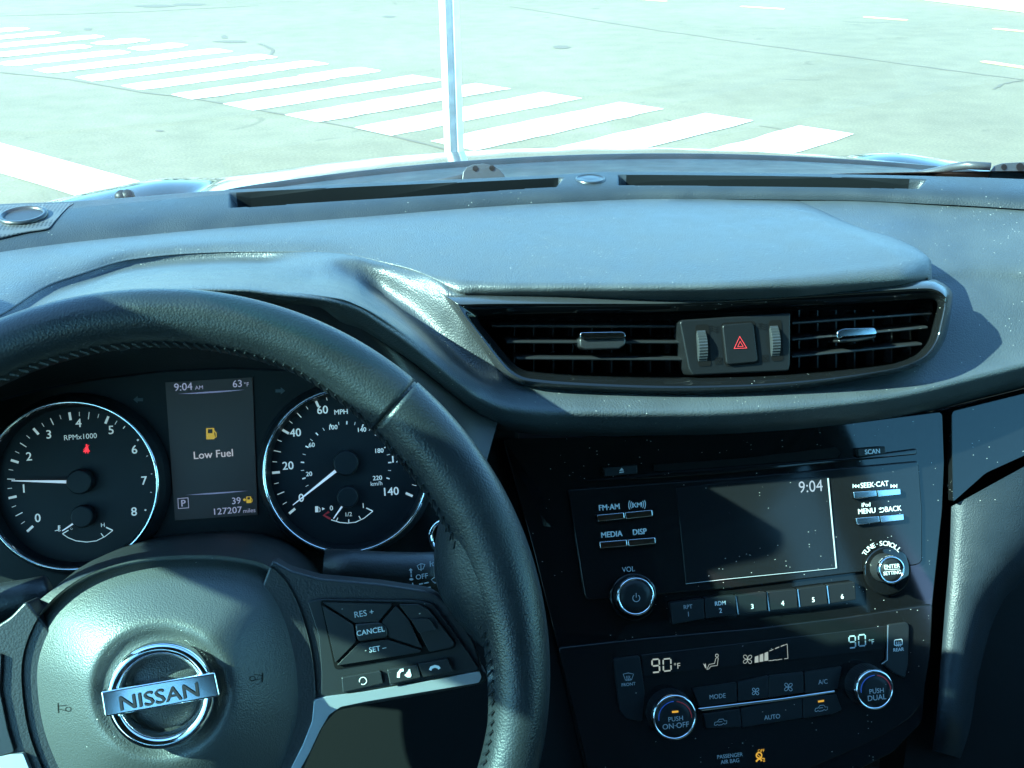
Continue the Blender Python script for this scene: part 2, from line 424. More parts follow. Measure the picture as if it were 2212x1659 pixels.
sheet("stop_line_marking", [[(-4.2, 9.30), (-1.66, 6.38), (-.9, 5.5), (-1.2, 5.25), (-1.98, 6.16), (-4.55, 9.0)]], .005, 'white', "broad white stop line at the left just before the crosswalk", "road marking")
def dash(p, q, w=.11): return blob(p, q, w, .004, .04)
g = lambda x, y: tuple(onz(x, y, 0).xy)
sheet("lane_markings", [dash(g(1600, 14), g(1694, 20)), dash(g(1866, 37), g(1960, 44)), dash(g(2146, 62), g(2250, 72)), dash(g(2122, 133), g(2240, 151)), dash(g(1370, -2), g(1440, 3))], .004, 'yellowp', "pale yellow broken lane lines on the far lanes", "road marking")
# tar seams and cracks
def seamline(pts, w):
    pp = [V(g(*p)) for p in pts]; out = []
    Ls, Rs = [], []
    for i, p in enumerate(pp):
        t = (pp[min(i+1, len(pp)-1)]-pp[max(i-1, 0)]).normalized(); s = V((-t.y, t.x)); k = w*random.uniform(.5, 1.2)
        Ls.append(p+s*k/2); Rs.append(p-s*k/2)
    return [tuple(Ls[i]) for i in range(len(pp))]+[tuple(r) for r in reversed(Rs)]
def jit(pts, k=6, a=1.2):
    o = []
    for (x0, y0), (x1, y1) in zip(pts, pts[1:]):
        for i in range(k): t = i/k; o.append((x0+(x1-x0)*t+random.uniform(-a, a), y0+(y1-y0)*t+random.uniform(-a*.5, a*.5)))
    return o+[pts[-1]]
seams = [seamline(jit([(0, 35), (300, 26), (560, 12)], 5, 1), .045), seamline(jit([(1100, 14), (1434, 68), (1700, 105), (1960, 140), (2212, 173), (2300, 184)]), .035),
         seamline(jit([(2146, 193), (2165, 182), (2195, 176), (2230, 172)], 4, 1), .03), seamline(jit([(0, 157), (150, 172), (300, 199), (420, 213), (560, 238), (720, 268), (850, 295), (970, 325)], 5, 1), .03),
         seamline(jit([(1434, 258), (1520, 275)], 4, .6), .015), seamline(jit([(1640, 272), (1740, 287)], 4, .6), .015), seamline(jit([(560, 94), (590, 108), (585, 120)], 4, 1), .05)]
for (x, y, w_, h_) in ((335, 13, 46, 3.5), (410, 10, 40, 3), (485, 80, 8, 5), (345, 283, 10, 2.5), (1212, 102, 22, 4), (840, 36, 16, 3), (190, 63, 10, 3), (500, 90, 40, 3)):
    seams.append([g(x+w_*random.uniform(.7, 1.1)*cos(a*pi/7), y-h_*random.uniform(.6, 1.1)*sin(a*pi/7)) for a in range(14)])
mbs = MB()
for k, p in enumerate(seams): mbs.add([(x, y, .002+.0003*(k % 4)) for x, y in p], [tuple(range(len(p)))])
mbs.build("asphalt_cracks", 'seam', kind='structure', label="dark tar seams and patches in the asphalt", cat="road marking")
# far kerb and pavement
ka = V(g(1740, -30)); kb = V(g(2250, 33)); kd = (kb-ka).normalized(); kn = V((-kd.y, kd.x))
if kn.y < 0: kn = -kn
A, B = ka-kd*30, kb+kd*30
mb = MB(); prism(mb, [V((*p, .14)) for p in (A, B, B+kn*.18, A+kn*.18)], [V((*p, 0)) for p in (A, B, B+kn*.18, A+kn*.18)])
mb.build("kerb", 'concrete', kind='structure', bevel=.02, label="pale concrete kerb at the far side of the street", cat="kerb")
mb = MB(); a_, b_ = A+kn*.18, B+kn*.18; prism(mb, [V((*p, .13)) for p in (a_, b_, b_+kn*6, a_+kn*6)], [V((*p, 0)) for p in (a_, b_, b_+kn*6, a_+kn*6)])
mb.build("pavement", 'concrete', kind='structure', label="pale pavement behind the far kerb", cat="pavement")

# U-channel sign post just ahead of the bonnet
PY = 3.9
pb = ony(983, 335, PY); px0 = pb.x
post = thing("sign_post", "pale galvanised steel channel post standing upright just beyond the bonnet", "post", (px0, PY, 0))
w = 41*pb.y/FPX*1.02
mb = MB()
prof = [(-w/2, 0), (-w/2+.021, -.004), (-w*.16, .030), (w*.16, .030), (w/2-.021, -.004), (w/2, 0), (w/2, .004), (w/2-.021, 0), (w*.16+.003, .034), (-w*.16-.003, .034), (-w/2+.021, 0), (-w/2, .004)]
ringloft(mb, [[V((px0+a, PY+b, 0)) for a, b in prof], [V((px0+a-.01, PY+b, 2.6)) for a, b in prof]], True, True)
mb.build("channel_rail", 'post', post)
# line of trees far down the street, beyond the top of the picture, mirrored in the bonnet
mb = MB(); tb_ = MB()
for i in range(60):
    a = radians(-100+200*i/59+random.uniform(-1.5, 1.5)); d = random.uniform(48, 75); cx_, cy_ = d*sin(a), d*cos(a); H = random.uniform(6.5, 11.5)
    tube(tb_, [V((cx_, cy_, 0)), V((cx_+.1, cy_, H*.35)), V((cx_, cy_+.1, H*.8))], [.28, .2, .08], 6)
    cl = [(V((cx_+random.gauss(0, 1.5), cy_+random.gauss(0, 1.5), H*random.uniform(.3, .95))), random.uniform(.8, 1.7)) for _ in range(9)]
    for c_, r_ in cl:
        for _ in range(26):
            p = c_+V((random.gauss(0, 1), random.gauss(0, 1), random.gauss(0, .8))).normalized()*r_*random.uniform(.5, 1.05)
            u_ = V((random.gauss(0, 1), random.gauss(0, 1), random.gauss(0, 1))).normalized(); v_ = u_.orthogonal().normalized(); q_ = random.uniform(.25, .5)
            mb.add([p-u_*q_-v_*q_*.5, p+u_*q_-v_*q_*.5, p+u_*q_+v_*q_*.5, p-u_*q_+v_*q_*.5], [(0, 1, 2, 3)])
tl = mb.build("far_treeline", mat("far_foliage", (.06, .075, .035), .8, noise=.3, nscale=.6), kind='stuff', label="far line of leafy trees beyond the street", cat="trees")
tb_.build("trunks", mat("bark", (.10, .08, .06), .9), tl)

# ================================================================== CAR OUTSIDE
hood = thing("car_bonnet", "grey metallic bonnet of the car with raised centre and curved wings", "bonnet", (0, 1.6, .9))
def sstep(a, b, x):
    t = max(0, min(1, (x-a)/(b-a))); return t*t*(3-2*t)
def hoodrear(x):
    ax = abs(x); k = sstep(.40, .52, ax)
    return (1.31-.24*(ax/.88)**2)*(1-k)+(1.045-.12*(x/.78)**2)*k
WING = [(.30, 1.00), (.40, 1.078), (.454, 1.086), (.53, 1.091), (.627, 1.0775), (.686, 1.066), (.748, 1.053), (.88, 1.0)]
def hoodz(x, y):
    ax = abs(x); d = y-1.3
    c = 1.154-.17*d-.055*d*abs(d)-.45*max(0, d-.5)**2-.13*ax*ax-1.6*max(0, ax-.44)**1.5
    w = interp(WING, ax)-2.0*min(.10, abs(y-1.5))**2-.40*max(0, abs(y-1.5)-.10)+.12*max(0, 1.40-y)
    k = .005; m_ = max(c, w)
    return m_+k*math.log(math.exp((c-m_)/k)+math.exp((w-m_)/k))-.007*x
rows = []
for j in range(60):
    r = []
    for i in range(177):
        x = -.88+1.76*i/176; y0 = hoodrear(x)-.01; y1 = 2.3-.25*(x/.88)**2; y = y0+(y1-y0)*(j/59)**1.3
        r.append(V((x, y, hoodz(x, y)-.012*max(0, 1-j/2))))
    rows.append(r)
grid(rows).build("bonnet_panel", 'paint', hood, smooth=True)
# cowl tray below the windshield, with louvre ribs
mb = MB()
rows = []
for q, dz in ((0, -.01), (.1, -.012), (.45, -.014), (.8, -.010), (.95, -.006), (1.0, -.03)):
    r = []
    for i in range(81):
        x = -.85+1.7*i/80; s_ = x/.78
        y0 = 1.03-.12*s_*s_; y1 = hoodrear(x)
        y = y0+(y1-y0)*q; z = (1.198-.05*sstep(.42, .54, abs(x)))*(1-q)+(hoodz(x, y1)-.06*sstep(.42, .54, abs(x)))*q
        r.append(V((x, y, z+dz)))
    rows.append(r)
grid(rows, mb).build("cowl_tray", 'cowl', hood, smooth=True)
nz = MB()
for x, y in ((262, 421), (275, 420)):
    c = ony(x, y, 1.08); lathe(Plane(c, 60), c, [(.0065, -.012), (.0065, .0), (.004, .003)], 16, nz)
nz.build("washer_nozzle", 'cowl', hood, smooth=True)

def wiper(label, arm_pts, yy, bracket, bz):
    t = thing("windshield_wiper", label, "wiper", ony(*bracket[0], yy))
    P = Plane(ony(*bracket[0], yy), 25)
    br = plate(P, bracket, -.004, 0); o = br.build("arm_bracket", 'steel', t, bevel=.001)
    hb = MB()
    for hx, hy, r in bz:
        c = P.at(hx, hy, .0006); hb.add([P.pt(c, r*cos(k*pi/6), r*sin(k*pi/6)) for k in range(12)], [tuple(range(12))])
    hb.build("rivet_hole", 'cavity', o)
    if arm_pts:
        tb = MB(); tube(tb, [ony(x, y, q) for x, y, q in arm_pts], .0042, 8)
        tb.build("wiper_arm", 'steel', t, smooth=True)
    return t
wiper("wiper arm with rounded bracket near the centre of the windshield base", [(1000, 385, 1.09), (930, 398, 1.11), (800, 405, 1.12), (700, 410, 1.13)], 1.085,
      [(998, 390), (1000, 372), (1008, 361), (1022, 355), (1045, 353), (1065, 357), (1080, 366), (1090, 378), (1093, 390)], [(1027, 364, .003), (1063, 363, .003)])
wiper("slim black wiper arm and bracket at the right end of the windshield", [(2140, 360, 1.03), (2090, 357, 1.04), (2058, 361, 1.06), (2020, 370, 1.08), (1965, 380, 1.10), (1930, 386, 1.11)], 1.025,
      [(2136, 384), (2142, 368), (2150, 357), (2165, 352), (2200, 350), (2300, 349), (2300, 386)], [(2169, 361, .0032), (2204, 361, .0045)])

# ================================================================== CABIN SHELL (mostly behind and beside the camera)
shell = thing("car_cabin", "dark cabin shell of the car around the dashboard with roof, pillars and doors", "car cabin", (0, -.5, .3))
def slab(mb, quad, th):
    n = (quad[1]-quad[0]).cross(quad[3]-quad[0]).normalized()*th; prism(mb, quad, [q+n for q in quad])
mb = MB(); rows = []
for y in (.32, .2, -.2, -.8, -1.4, -2.2):
    rows.append([V((x, y, 1.64+.03*cos(x*2.4)+(-.05 if y > .25 else 0)-.04*(abs(x)/.6)**3)) for x in [(-.60+1.2*i/16) for i in range(17)]])
grid(rows, mb); r2 = [[p+V((0, 0, .05)) for p in r] for r in rows]; grid(r2, mb)
mb.build("roof", 'liner', shell, smooth=True)
for s in (-1, 1):
    mb = MB(); bar(mb, V((s*.775, .98, 1.127)), V((s*.625, .10, 1.607)), .07, .095); mb.build("front_pillar", 'cabin', shell, bevel=.012)
    mb = MB(); bar(mb, V((s*.76, -.42, .4)), V((s*.62, -.50, 1.64)), .06, .12, V((0, 1, 0))); mb.build("middle_pillar", 'cabin', shell, bevel=.012)
    mb = MB(); bar(mb, V((s*.74, -1.55, 1.0)), V((s*.60, -1.75, 1.64)), .10, .35, V((0, 1, 0))); mb.build("rear_pillar", 'cabin', shell, bevel=.012)
    mb = MB(); bar(mb, V((s*.605, .32, 1.60)), V((s*.605, -2.1, 1.62)), .07, .06); mb.build("roof_rail", 'cabin', shell, bevel=.012)
    mb = MB(); boxpts(mb, (min(s*.72, s*.86), -1.6, .30), (max(s*.72, s*.86), 1.05, 1.10)); dr = mb.build("door_panel", 'cabin', shell, bevel=.03)
    mb = MB()
    slab(mb, [V((s*.765, .96, 1.09)), V((s*.765, -.40, 1.09)), V((s*.62, -.45, 1.60)), V((s*.62, .32, 1.60))], .004)
    mb.build("side_window", 'sideglass', shell); mb = MB()
    slab(mb, [V((s*.765, -.48, 1.09)), V((s*.765, -1.45, 1.09)), V((s*.62, -1.6, 1.60)), V((s*.62, -.52, 1.60))], .004)
    mb.build("side_window", 'tinted', shell)
mb = MB(); boxpts(mb, (-.86, -2.4, .25), (.86, 1.1, .30)); mb.build("cabin_floor", 'cabin', shell)
mb = MB(); boxpts(mb, (-.86, -2.3, .30), (.86, -2.2, 1.66)); mb.build("tailgate", 'cabin', shell)  # unseen; built closed without a rear window to keep sky out of reflections
mb = MB(); boxpts(mb, (-.86, 1.10, .30), (.86, 1.14, 1.12)); mb.build("firewall", 'cabin', shell)
for cx_ in (-.37, .37):
    mb = MB(); bar(mb, V((cx_, -.28, .62)), V((cx_, -.50, 1.22)), .48, .12, V((0, 1, 0))); bar(mb, V((cx_, -.50, 1.26)), V((cx_, -.53, 1.42)), .26, .09, V((0, 1, 0)))
    boxpts(mb, (cx_-.25, -.32, .45), (cx_+.25, .20, .62)); mb.build("seat", 'seat', shell, bevel=.04, segs=3)
mb = MB(); boxpts(mb, (-.65, -1.5, .45), (.65, -1.35, 1.15)); mb.build("rear_bench", 'seat', shell, bevel=.04)

# ================================================================== DASHBOARD
dash_o = thing("dashboard", "black grained dashboard with soft upper pad, defroster slots and speaker grille", "dashboard", (0, .8, 1.0))
XS = [-300+2850*i/380 for i in range(381)]
farY = [(-300, 515), (0, 441), (135, 436), (260, 428), (450, 413), (700, 400), (1000, 387), (1210, 377), (1320, 371), (1600, 373), (1900, 378), (2130, 384), (2212, 387), (2550, 402)]
creY = [(-300, 625), (0, 545), (352, 504), (778, 469), (1148, 441), (1434, 430), (1786, 432), (2000, 440), (2212, 452), (2550, 485)]
nearS = [(400, 452), (470, 450), (700, 436), (1000, 417), (1180, 405), (1350, 400), (1600, 402), (1945, 407), (2100, 409)]
FARZ, CREZ = 1.212, 1.199
# upper strip with the two defroster troughs pressed into it
XF = [-300+2850*i/950 for i in range(951)]
mb = MB(); rows = []
NV = 64
def slotdepth(x, y, f):
    nr = interp(nearS, x); d = 0
    fr = f+7
    for xa, xb, sa, sb in ((495, 1200, 45, 22), (1335, 1985, 20, 55)):
        # ends slope with y: the far side of each trough reaches further out
        k = (y-fr)/max(1, nr-fr)
        if 0 < k < 1:
            a = (x-(xa-25*(1-k)*0))/sa; b = ((xb+18*(1-k))-x)/sb
            e = max(0, min(1, a, b)); s = min(1, k/.10, (1-k)/.06)
            d = max(d, e*max(0, s))
    return d
for j in range(NV+1):
    r = []
    for x in XF:
        f = interp(farY, x); c = interp(creY, x); t = j/NV; y = f+(c-f)*t
        z = FARZ+(CREZ-FARZ)*t+.003*sin(pi*t)
        p = onz(x, y, z); d = slotdepth(x, y, f)
        r.append(p-V((0, 0, .036*d)))
    rows.append(r)
edge = [p+V((0, .012, -.012)) for p in rows[0]]; rows = [[p+V((0, .004, -.06)) for p in edge], edge]+rows
def slotface(p):
    return True
NCX = len(XF)
rows = [r+[r[-1]+V((.05*k, -.012*k, -.001*k)) for k in range(1, 9)] for r in rows]; XF = XF+[XF[-1]+60*k for k in range(1, 9)]
NC = len(XF)
SD = [[0]*NC for _ in range(len(rows))]
for j in range(2, len(rows)):
    for i, x in enumerate(XF):
        f = interp(farY, x); c = interp(creY, x); SD[j][i] = slotdepth(x, f+(c-f)*(j-2)/NV, f)
def inslot(j, i):
    x = XF[i]
    if not (508 < x < 1206 or 1350 < x < 1965): return False
    return max(SD[j][i], SD[j+1][i], SD[j][i+1], SD[j+1][i+1]) > .01
fa, fb = [], []
for j in range(len(rows)-1):
    for i in range(NC-1):
        q = (j*NC+i, j*NC+i+1, (j+1)*NC+i+1, (j+1)*NC+i)
        (fb if j > 1 and inslot(j, i) else fa).append(q)
allv = [p for r in rows for p in r]
def submesh(fs):
    used = sorted({k for f in fs for k in f}); mp_ = {k: n for n, k in enumerate(used)}; m_ = MB(); m_.add([allv[k] for k in used], [tuple(mp_[k] for k in f) for f in fs]); return m_
strip = submesh(fa).build("upper_strip", 'strip', dash_o, smooth=True)
for lo, hi in ((0, 1250), (1250, 3000)):
    submesh([f for f in fb if lo < XF[f[0] % NC] < hi]).build("defroster_slot", 'slot', dash_o)
# light sensor button between the slots
PS = Plane(onz(1275, 388, 1.2105), 88)
c = PS.P0; lathe(PS, c, [(.0135, -.003), (.0135, .0012), (.0125, .0016), (.0120, .0010), (.006, .0018)], 32).build("light_sensor", 'plastic2', dash_o, smooth=True)
# corner speaker grille with its round grommet
PG = Plane(onz(50, 465, 1.2122), 86.5)
gp = roundpoly([(-120, 480), (-20, 446), (60, 443), (158, 438), (112, 494), (60, 502), (-20, 520), (-140, 540)], 4, 2)
gm = mat("perforated_grille", (.05, .055, .058), .5)
N = gm.node_tree.nodes; L = gm.node_tree.links; tc = N.new("ShaderNodeTexCoord"); vo = N.new("ShaderNodeTexVoronoi"); vo.inputs["Scale"].default_value = 330; vo.inputs["Randomness"].default_value = 0
lt = N.new("ShaderNodeMath"); lt.operation = 'GREATER_THAN'; lt.inputs[1].default_value = .36; mx = N.new("ShaderNodeMix"); mx.data_type = 'RGBA'
mx.inputs[6].default_value = (.004, .004, .004, 1); mx.inputs[7].default_value = (.05, .055, .06, 1)
L.new(tc.outputs["Object"], vo.inputs["Vector"]); L.new(vo.outputs["Distance"], lt.inputs[0]); L.new(lt.outputs[0], mx.inputs[0]); L.new(mx.outputs[2], N["Principled BSDF"].inputs["Base Color"])
M['grille'] = gm
def stripz(x, y):
    f = interp(farY, x); c = interp(creY, x); t = max(0, min(1, (y-f)/(c-f))); return FARZ+(CREZ-FARZ)*t+.003*sin(pi*t)
GB = [(-160, 545), (-20, 520), (60, 502), (106, 494), (114, 484), (150, 445), (158, 440)]
mb = MB(); gx = [-160+318*i/60 for i in range(61)]; rws = []
for q in [-.02]+[k/14 for k in range(15)]+[1.02]:
    r = []
    for x in gx:
        y0 = interp(farY, x)+3; y1 = max(y0+.5, interp(GB, x)); y = y0+(y1-y0)*max(0, min(1, q)); r.append(onz(x, y, stripz(x, y)+(.0005 if 0 <= q <= 1 else -.0005)))
    rws.append(r)
sg = grid(rws, mb).build("speaker_grille", 'grille', dash_o, smooth=True)
PG = Plane(onz(50, 465, stripz(50, 465)+.0012), 84)
c = PG.at(50, 464, .001); lathe(PG, c, [(.0190, -.001), (.0186, .0012), (.0160, .0014), (.0150, -.001)], 36, cap1=False).build("grommet", 'plastic2', sg, smooth=True)
lathe(PG, c, [(.0151, -.0004)], 36).build("grommet_floor", 'plastic', sg)

# upper pad: crease -> rounded front edge
P3 = [(-300, 800), (0, 678), (105, 613), (176, 588), (281, 557), (422, 543), (527, 540), (668, 540), (726, 543), (814, 560), (902, 583), (972, 597), (1042, 603), (1112, 605), (1288, 606), (1503, 606), (1610, 600), (1786, 582), (1927, 562), (1990, 550), (2006, 545)]
FOLD = [(-300, 840), (0, 705), (105, 642), (176, 616), (281, 584), (422, 570), (527, 567), (640, 568), (700, 575), (760, 590)]
P4 = [(x, y+4) for x, y in P3 if x < 930]+[(940, 602), (965, 617), (990, 630), (1020, 635), (1100, 637), (1288, 637), (1503, 636), (1700, 629), (1900, 612), (2006, 600), (2015, 598)]
DROP = [(-300, .0008), (925, .0008), (985, .0060), (1040, .0088), (1100, .0088), (2010, .0095)]
EXPO = [(-300, 1.3), (900, 1.3), (1100, 1.9), (2010, 1.9)]
def padright(y): return interp([(432, 1720), (452, 1780), (481, 1856), (503, 1927), (538, 1985), (560, 2003), (610, 2012)], y)
cols = 320; rows = []
prof = [(0, 0), (.05, 0), (.3, .0), (.55, .0), (.8, .0), (.93, .0), (1.0, 0)]
for t in [0, .02, .08, .16, .25, .35, .45, .55, .65, .74, .82, .88, .93, .97, 1.0]:
    r = []
    for i in range(cols+1):
        s = i/cols
        # columns fan in so that the last column follows the pad's right-hand edge
        xl = -300
        y_end3 = None
        xr = padright(432+(550-432)*t)
        x = xl+(xr-xl)*s
        a = interp(creY, x); b = interp(P3, x)
        y = a+(b-a)*t
        z = CREZ+.0012+.0035*sin(pi*min(1, t*1.0))-.007*max(0, (s-.972)/.028)**2*min(1, t*4)-.0025*max(0, 1-t/.12)*max(0, min(1, (s-.86)/.1))
        r.append(onz(x, y, z))
    rows.append(r)
def edge_rows(last):
    out = []
    for q in (.15, .3, .45, .6, .75, .9, 1.0):
        r = []
        for i in range(cols+1):
            s = i/cols; x = -300+(2006-300*-1)*s if False else -300+(2003+300)*s
            b = interp(P3, x); e = interp(P4, x); ang = q*pi/2
            y = b+(e-b)*q
            z = (CREZ+.0012)-interp(DROP, x)*q**interp(EXPO, x)-.007*max(0, (s-.972)/.028)**2
            r.append(onz(x, y, z))
        out.append(r)
    r = [p+V((0, .02, -.02)) for p in out[-1]]
    out.append(r)
    return out
rows += edge_rows(rows[-1])
side = MB(); grid(rows, side)
# right-hand flank of the pad
fl = [r[-1] for r in rows[:-1]]
grid([fl, [p+V((.004, 0, -.004)) for p in fl], [p+V((.012, -.001, -.045)) for p in fl]], side)
side.build("upper_pad", 'pad', dash_o, smooth=True, weld=True)

# lower skin: binnacle hood on the left, lip below the vents, passenger side on the right
def row(ypts, mode, vpts): return (ypts, mode, vpts)
VENT = [(968, 647), (985, 641), (1148, 641), (1434, 643), (1600, 636), (1786, 622), (1900, 612), (2011, 607), (2040, 622), (2055, 643), (2048, 690), (2039, 731), (2011, 773), (1970, 793), (1927, 806), (1820, 826), (1716, 840), (1600, 848), (1434, 852), (1250, 845), (1148, 837), (1100, 822), (1070, 790)]
Ey = [(-300, 1130), (-120, 900), (-20, 800), (60, 735), (150, 684), (250, 650), (352, 633), (440, 628), (520, 629), (598, 638), (686, 647), (738, 656), (778, 671), (831, 705), (884, 742), (937, 784), (989, 826), (1040, 862), (1100, 884), (1200, 893), (1350, 894), (1500, 893), (1700, 883), (1900, 862), (2000, 843), (2100, 818), (2212, 790), (2550, 690)]
EY = [(-300, .55), (0, .555), (300, .57), (520, .575), (740, .59), (831, .607), (937, .632), (1040, .652), (1300, .656), (1700, .660), (1900, .667), (2000, .672), (2212, .685), (2550, .70)]
lower = [
    row([(x, y-14) for x, y in P3 if x < 960]+[(1000, 590), (1288, 600), (1600, 560), (1700, 424), (1900, 430), (2212, 446), (2550, 479)], 'z', [(-300, 1.1985), (960, 1.1985), (1100, 1.186), (1600, 1.186), (1700, 1.1985), (1900, 1.1992), (2550, 1.1992)]),
    row([(x, y+2) for x, y in P3 if x < 930]+[(940, 601), (965, 619), (1010, 637), (1100, 638), (1288, 638), (1503, 637), (1700, 630), (1900, 600), (2015, 570), (2100, 560), (2212, 565), (2550, 590)], 'z', [(-300, 1.1993), (925, 1.1993), (985, 1.193), (1040, 1.1885), (1100, 1.186), (1900, 1.180), (2015, 1.176), (2212, 1.176), (2550, 1.18)]),
    row([(-300, 960), (0, 755), (105, 685), (176, 648), (281, 612), (422, 598), (527, 597), (668, 602), (714, 598), (760, 604), (814, 634), (880, 680), (940, 730), (1000, 782), (1050, 812), (1100, 818), (1300, 826), (1600, 822), (1900, 780), (2015, 680), (2100, 675), (2212, 678), (2550, 650)], 'Y',
        [(-300, .66), (300, .685), (527, .687), (600, .695), (690, .722), (760, .744), (814, .748), (880, .729), (940, .713), (1000, .700), (1050, .692), (1100, .690), (1300, .690), (1900, .703), (2015, .725), (2212, .727), (2550, .735)]),
    row([(x, y-(17 if x < 800 else 24 if x < 1000 else 30)) for x, y in Ey], 'Y', [(x, y+(.026 if x < 700 else .018 if x < 950 else .013)) for x, y in EY]),
    row([(x, y-5) for x, y in Ey], 'Y', [(x, y+.002) for x, y in EY]),
    row([(x, y+(8 if x < 700 else 14)) for x, y in Ey], 'Y', [(x, y+.003) for x, y in EY]),
    row([(x, y+(14 if x < 700 else 36)) for x, y in Ey], 'Y', [(x, y+.014) for x, y in EY]),
    row([(x, y+(30 if x < 700 else 48)) for x, y in Ey], 'Y', [(x, y+.05) for x, y in EY]),
]
R3 = []
for ypts, mode, vpts in lower:
    R3.append([(onz if mode == 'z' else ony)(x, interp(ypts, x), interp(vpts, x)) for x in XS])
fold_row = []
for a, b, x in zip(R3[1], R3[2], XS):
    ramp = a.lerp(b, .42)+V((0, 0, .0055*(1-sstep(1000, 1060, x)))); fl = onz(x, interp(FOLD, x), 1.1958)
    fold_row.append(fl.lerp(ramp, sstep(560, 800, x)))
R3.insert(2, fold_row)
R3 = [r+[r[-1]+V((.05*k, -.004*k, -.002*k)) for k in range(1, 9)] for r in R3]
R3 = refine(R3, 6)
shrunk = [(1512+(x-1512)*.985, 735+(y-735)*.955) for x, y in VENT]
def keepf(c):
    x, y = project(c); return not inpoly(x, y, shrunk)
grid(R3, keep=keepf).build("binnacle_hood", 'pad', dash_o, smooth=True)

# ------------------------------------------------------------------ stack planes
PR = Plane((0, .700, 1.071), 26)               # radio and climate panels
PV = Plane((0, .708, 1.195), 23)               # centre vents
PC = Plane((-.36, .598, 1.124), 25)            # instrument cluster face

# lower panels of the dashboard
kp = plate(PR, [(-500, 900), (1120, 905), (1130, 1100), (1290, 1720), (1400, 2100), (-700, 2100)], -.05, -.012); kp.build("knee_panel", 'knee_shade', dash_o, bevel=.004)
bez_pts = roundpoly([(1086, 948), (1300, 944), (1550, 936), (1800, 918), (2036, 888), (2040, 1000), (2036, 1100), (2014, 1312), (1992, 1560), (1930, 1625), (1800, 1690), (1600, 1760), (1300, 1780), (1262, 1660), (1205, 1400), (1150, 1180)], 12, 3)
plate(PR, bez_pts, -.03, -.001).build("center_bezel", 'gloss', dash_o, bevel=.0045, segs=4)
fc = MB(); fc.add([PR.at(1090, 952, .0005), PR.at(1108, 960, .0008), PR.at(1172, 1068, .0045), PR.at(1190, 1138, .0010), PR.at(1150, 1134, -.004), PR.at(1118, 1050, -.005)], [(0, 1, 2), (0, 2, 5), (5, 2, 3), (5, 3, 4)])
fc.build("bezel_facet", 'gloss2', dash_o)
tp = roundpoly([(2056, 888), (2300, 828), (3050, 690), (3050, 800), (2300, 945), (2212, 985), (2130, 1022), (2058, 1086)], 8, 3)
plate(PR, tp, -.03, .002).build("gloss_side_trim", 'gloss', dash_o, bevel=.004, segs=3)
# passenger-side soft panel beside the stack; shape follows the sunlit patch and shade edge
mb = MB(); rows = []
for y, dh in ((1095, 0), (1200, 0), (1320, 0), (1450, 0), (1530, -.002), (1575, -.014), (1620, -.04)):
    xl = interp([(1095, 2054), (1200, 2050), (1320, 2040), (1450, 2030), (1560, 2022), (1700, 2000), (1900, 1980)], y)
    up = 40 if y > 1100 else 0
    kx = interp([(1095, 3.4), (1200, 2.6), (1320, 1.3), (1450, .9), (1530, .75), (1620, .7)], y)
    rows.append([PR.at(x, y-(x-xl)*(.55 if y < 1110 else .20 if y < 1500 else -.3), h+dh) for x, h in ((xl+(q-xl)*kx if q > xl+5 else q, e) for q, e in ((xl, -.03), (xl+1, -.006), (xl+10, .000), (xl+32, .004), (xl+55, .001), (xl+74, -.008), (xl+88, -.022), (xl+100, -.06)))])
grid(refine(rows, 4), mb).build("console_side_panel", 'strip', dash_o, smooth=True)
mb = MB(); rows = []
for x, h in ((1030, -.006), (1060, -.002), (1090, -.001), (1100, -.006)):
    pass
mb = MB(); plate(PR, [(2050, 1000), (3300, 700), (3300, 2000), (1900, 2000)], -.10, -.06, mb); mb.build("glovebox_side", 'knee_shade', dash_o)  # dark plate standing in for the shadow over the glovebox area

# ================================================================== CENTRE VENTS
vent = thing("center_air_vent", "gloss black centre air vent with two chrome tabbed outlets and hazard switch", "air vent", (0, .70, 1.12))
INN = [(1035, 693), (1060, 684), (1200, 680), (1434, 676), (1700, 665), (1900, 655), (2010, 648), (2025, 655), (2018, 690), (2005, 735), (1985, 765), (1940, 783), (1800, 800), (1600, 812), (1434, 815), (1250, 810), (1148, 803), (1110, 790), (1075, 745)]
def resamp(poly, n):
    P = [V(p) for p in poly]; P.append(P[0]); L_ = [0]
    for a, b in zip(P, P[1:]): L_.append(L_[-1]+(b-a).length)
    out = []
    for k in range(n):
        d = L_[-1]*k/n
        for i in range(len(P)-1):
            if L_[i] <= d <= L_[i+1]: break
        t = (d-L_[i])/(L_[i+1]-L_[i]); out.append(tuple(P[i].lerp(P[i+1], t)))
    return out
PAIR = [((968, 647), (1035, 693)), ((985, 641), (1056, 684)), ((1148, 641), (1180, 680)), ((1434, 643), (1434, 676)), ((1600, 636), (1600, 670)), ((1786, 622), (1786, 661)), ((1900, 612), (1890, 655)), ((2000, 607), (1980, 649)),
        ((2030, 613), (2006, 648)), ((2050, 628), (2020, 652)), ((2055, 646), (2024, 664)), ((2049, 690), (2016, 695)), ((2038, 733), (2004, 736)), ((2013, 771), (1980, 764)), ((1970, 793), (1946, 780)), ((1927, 806), (1905, 789)), ((1820, 826), (1800, 801)),
        ((1716, 840), (1705, 808)), ((1600, 848), (1600, 813)), ((1434, 852), (1434, 815)), ((1250, 845), (1260, 811)), ((1148, 837), (1165, 804)), ((1104, 823), (1132, 798)), ((1072, 792), (1106, 780)), ((1020, 722), (1068, 735))]
def cspl(pts, n):
    k = len(pts); out = []
    for i in range(k):
        for q in range(n): out.append(tuple(crom(V(pts[i-1]), V(pts[i]), V(pts[(i+1) % k]), V(pts[(i+2) % k]), q/n)))
    return out
Oo = cspl([p[0] for p in PAIR], 6); Ii = cspl([p[1] for p in PAIR], 6)
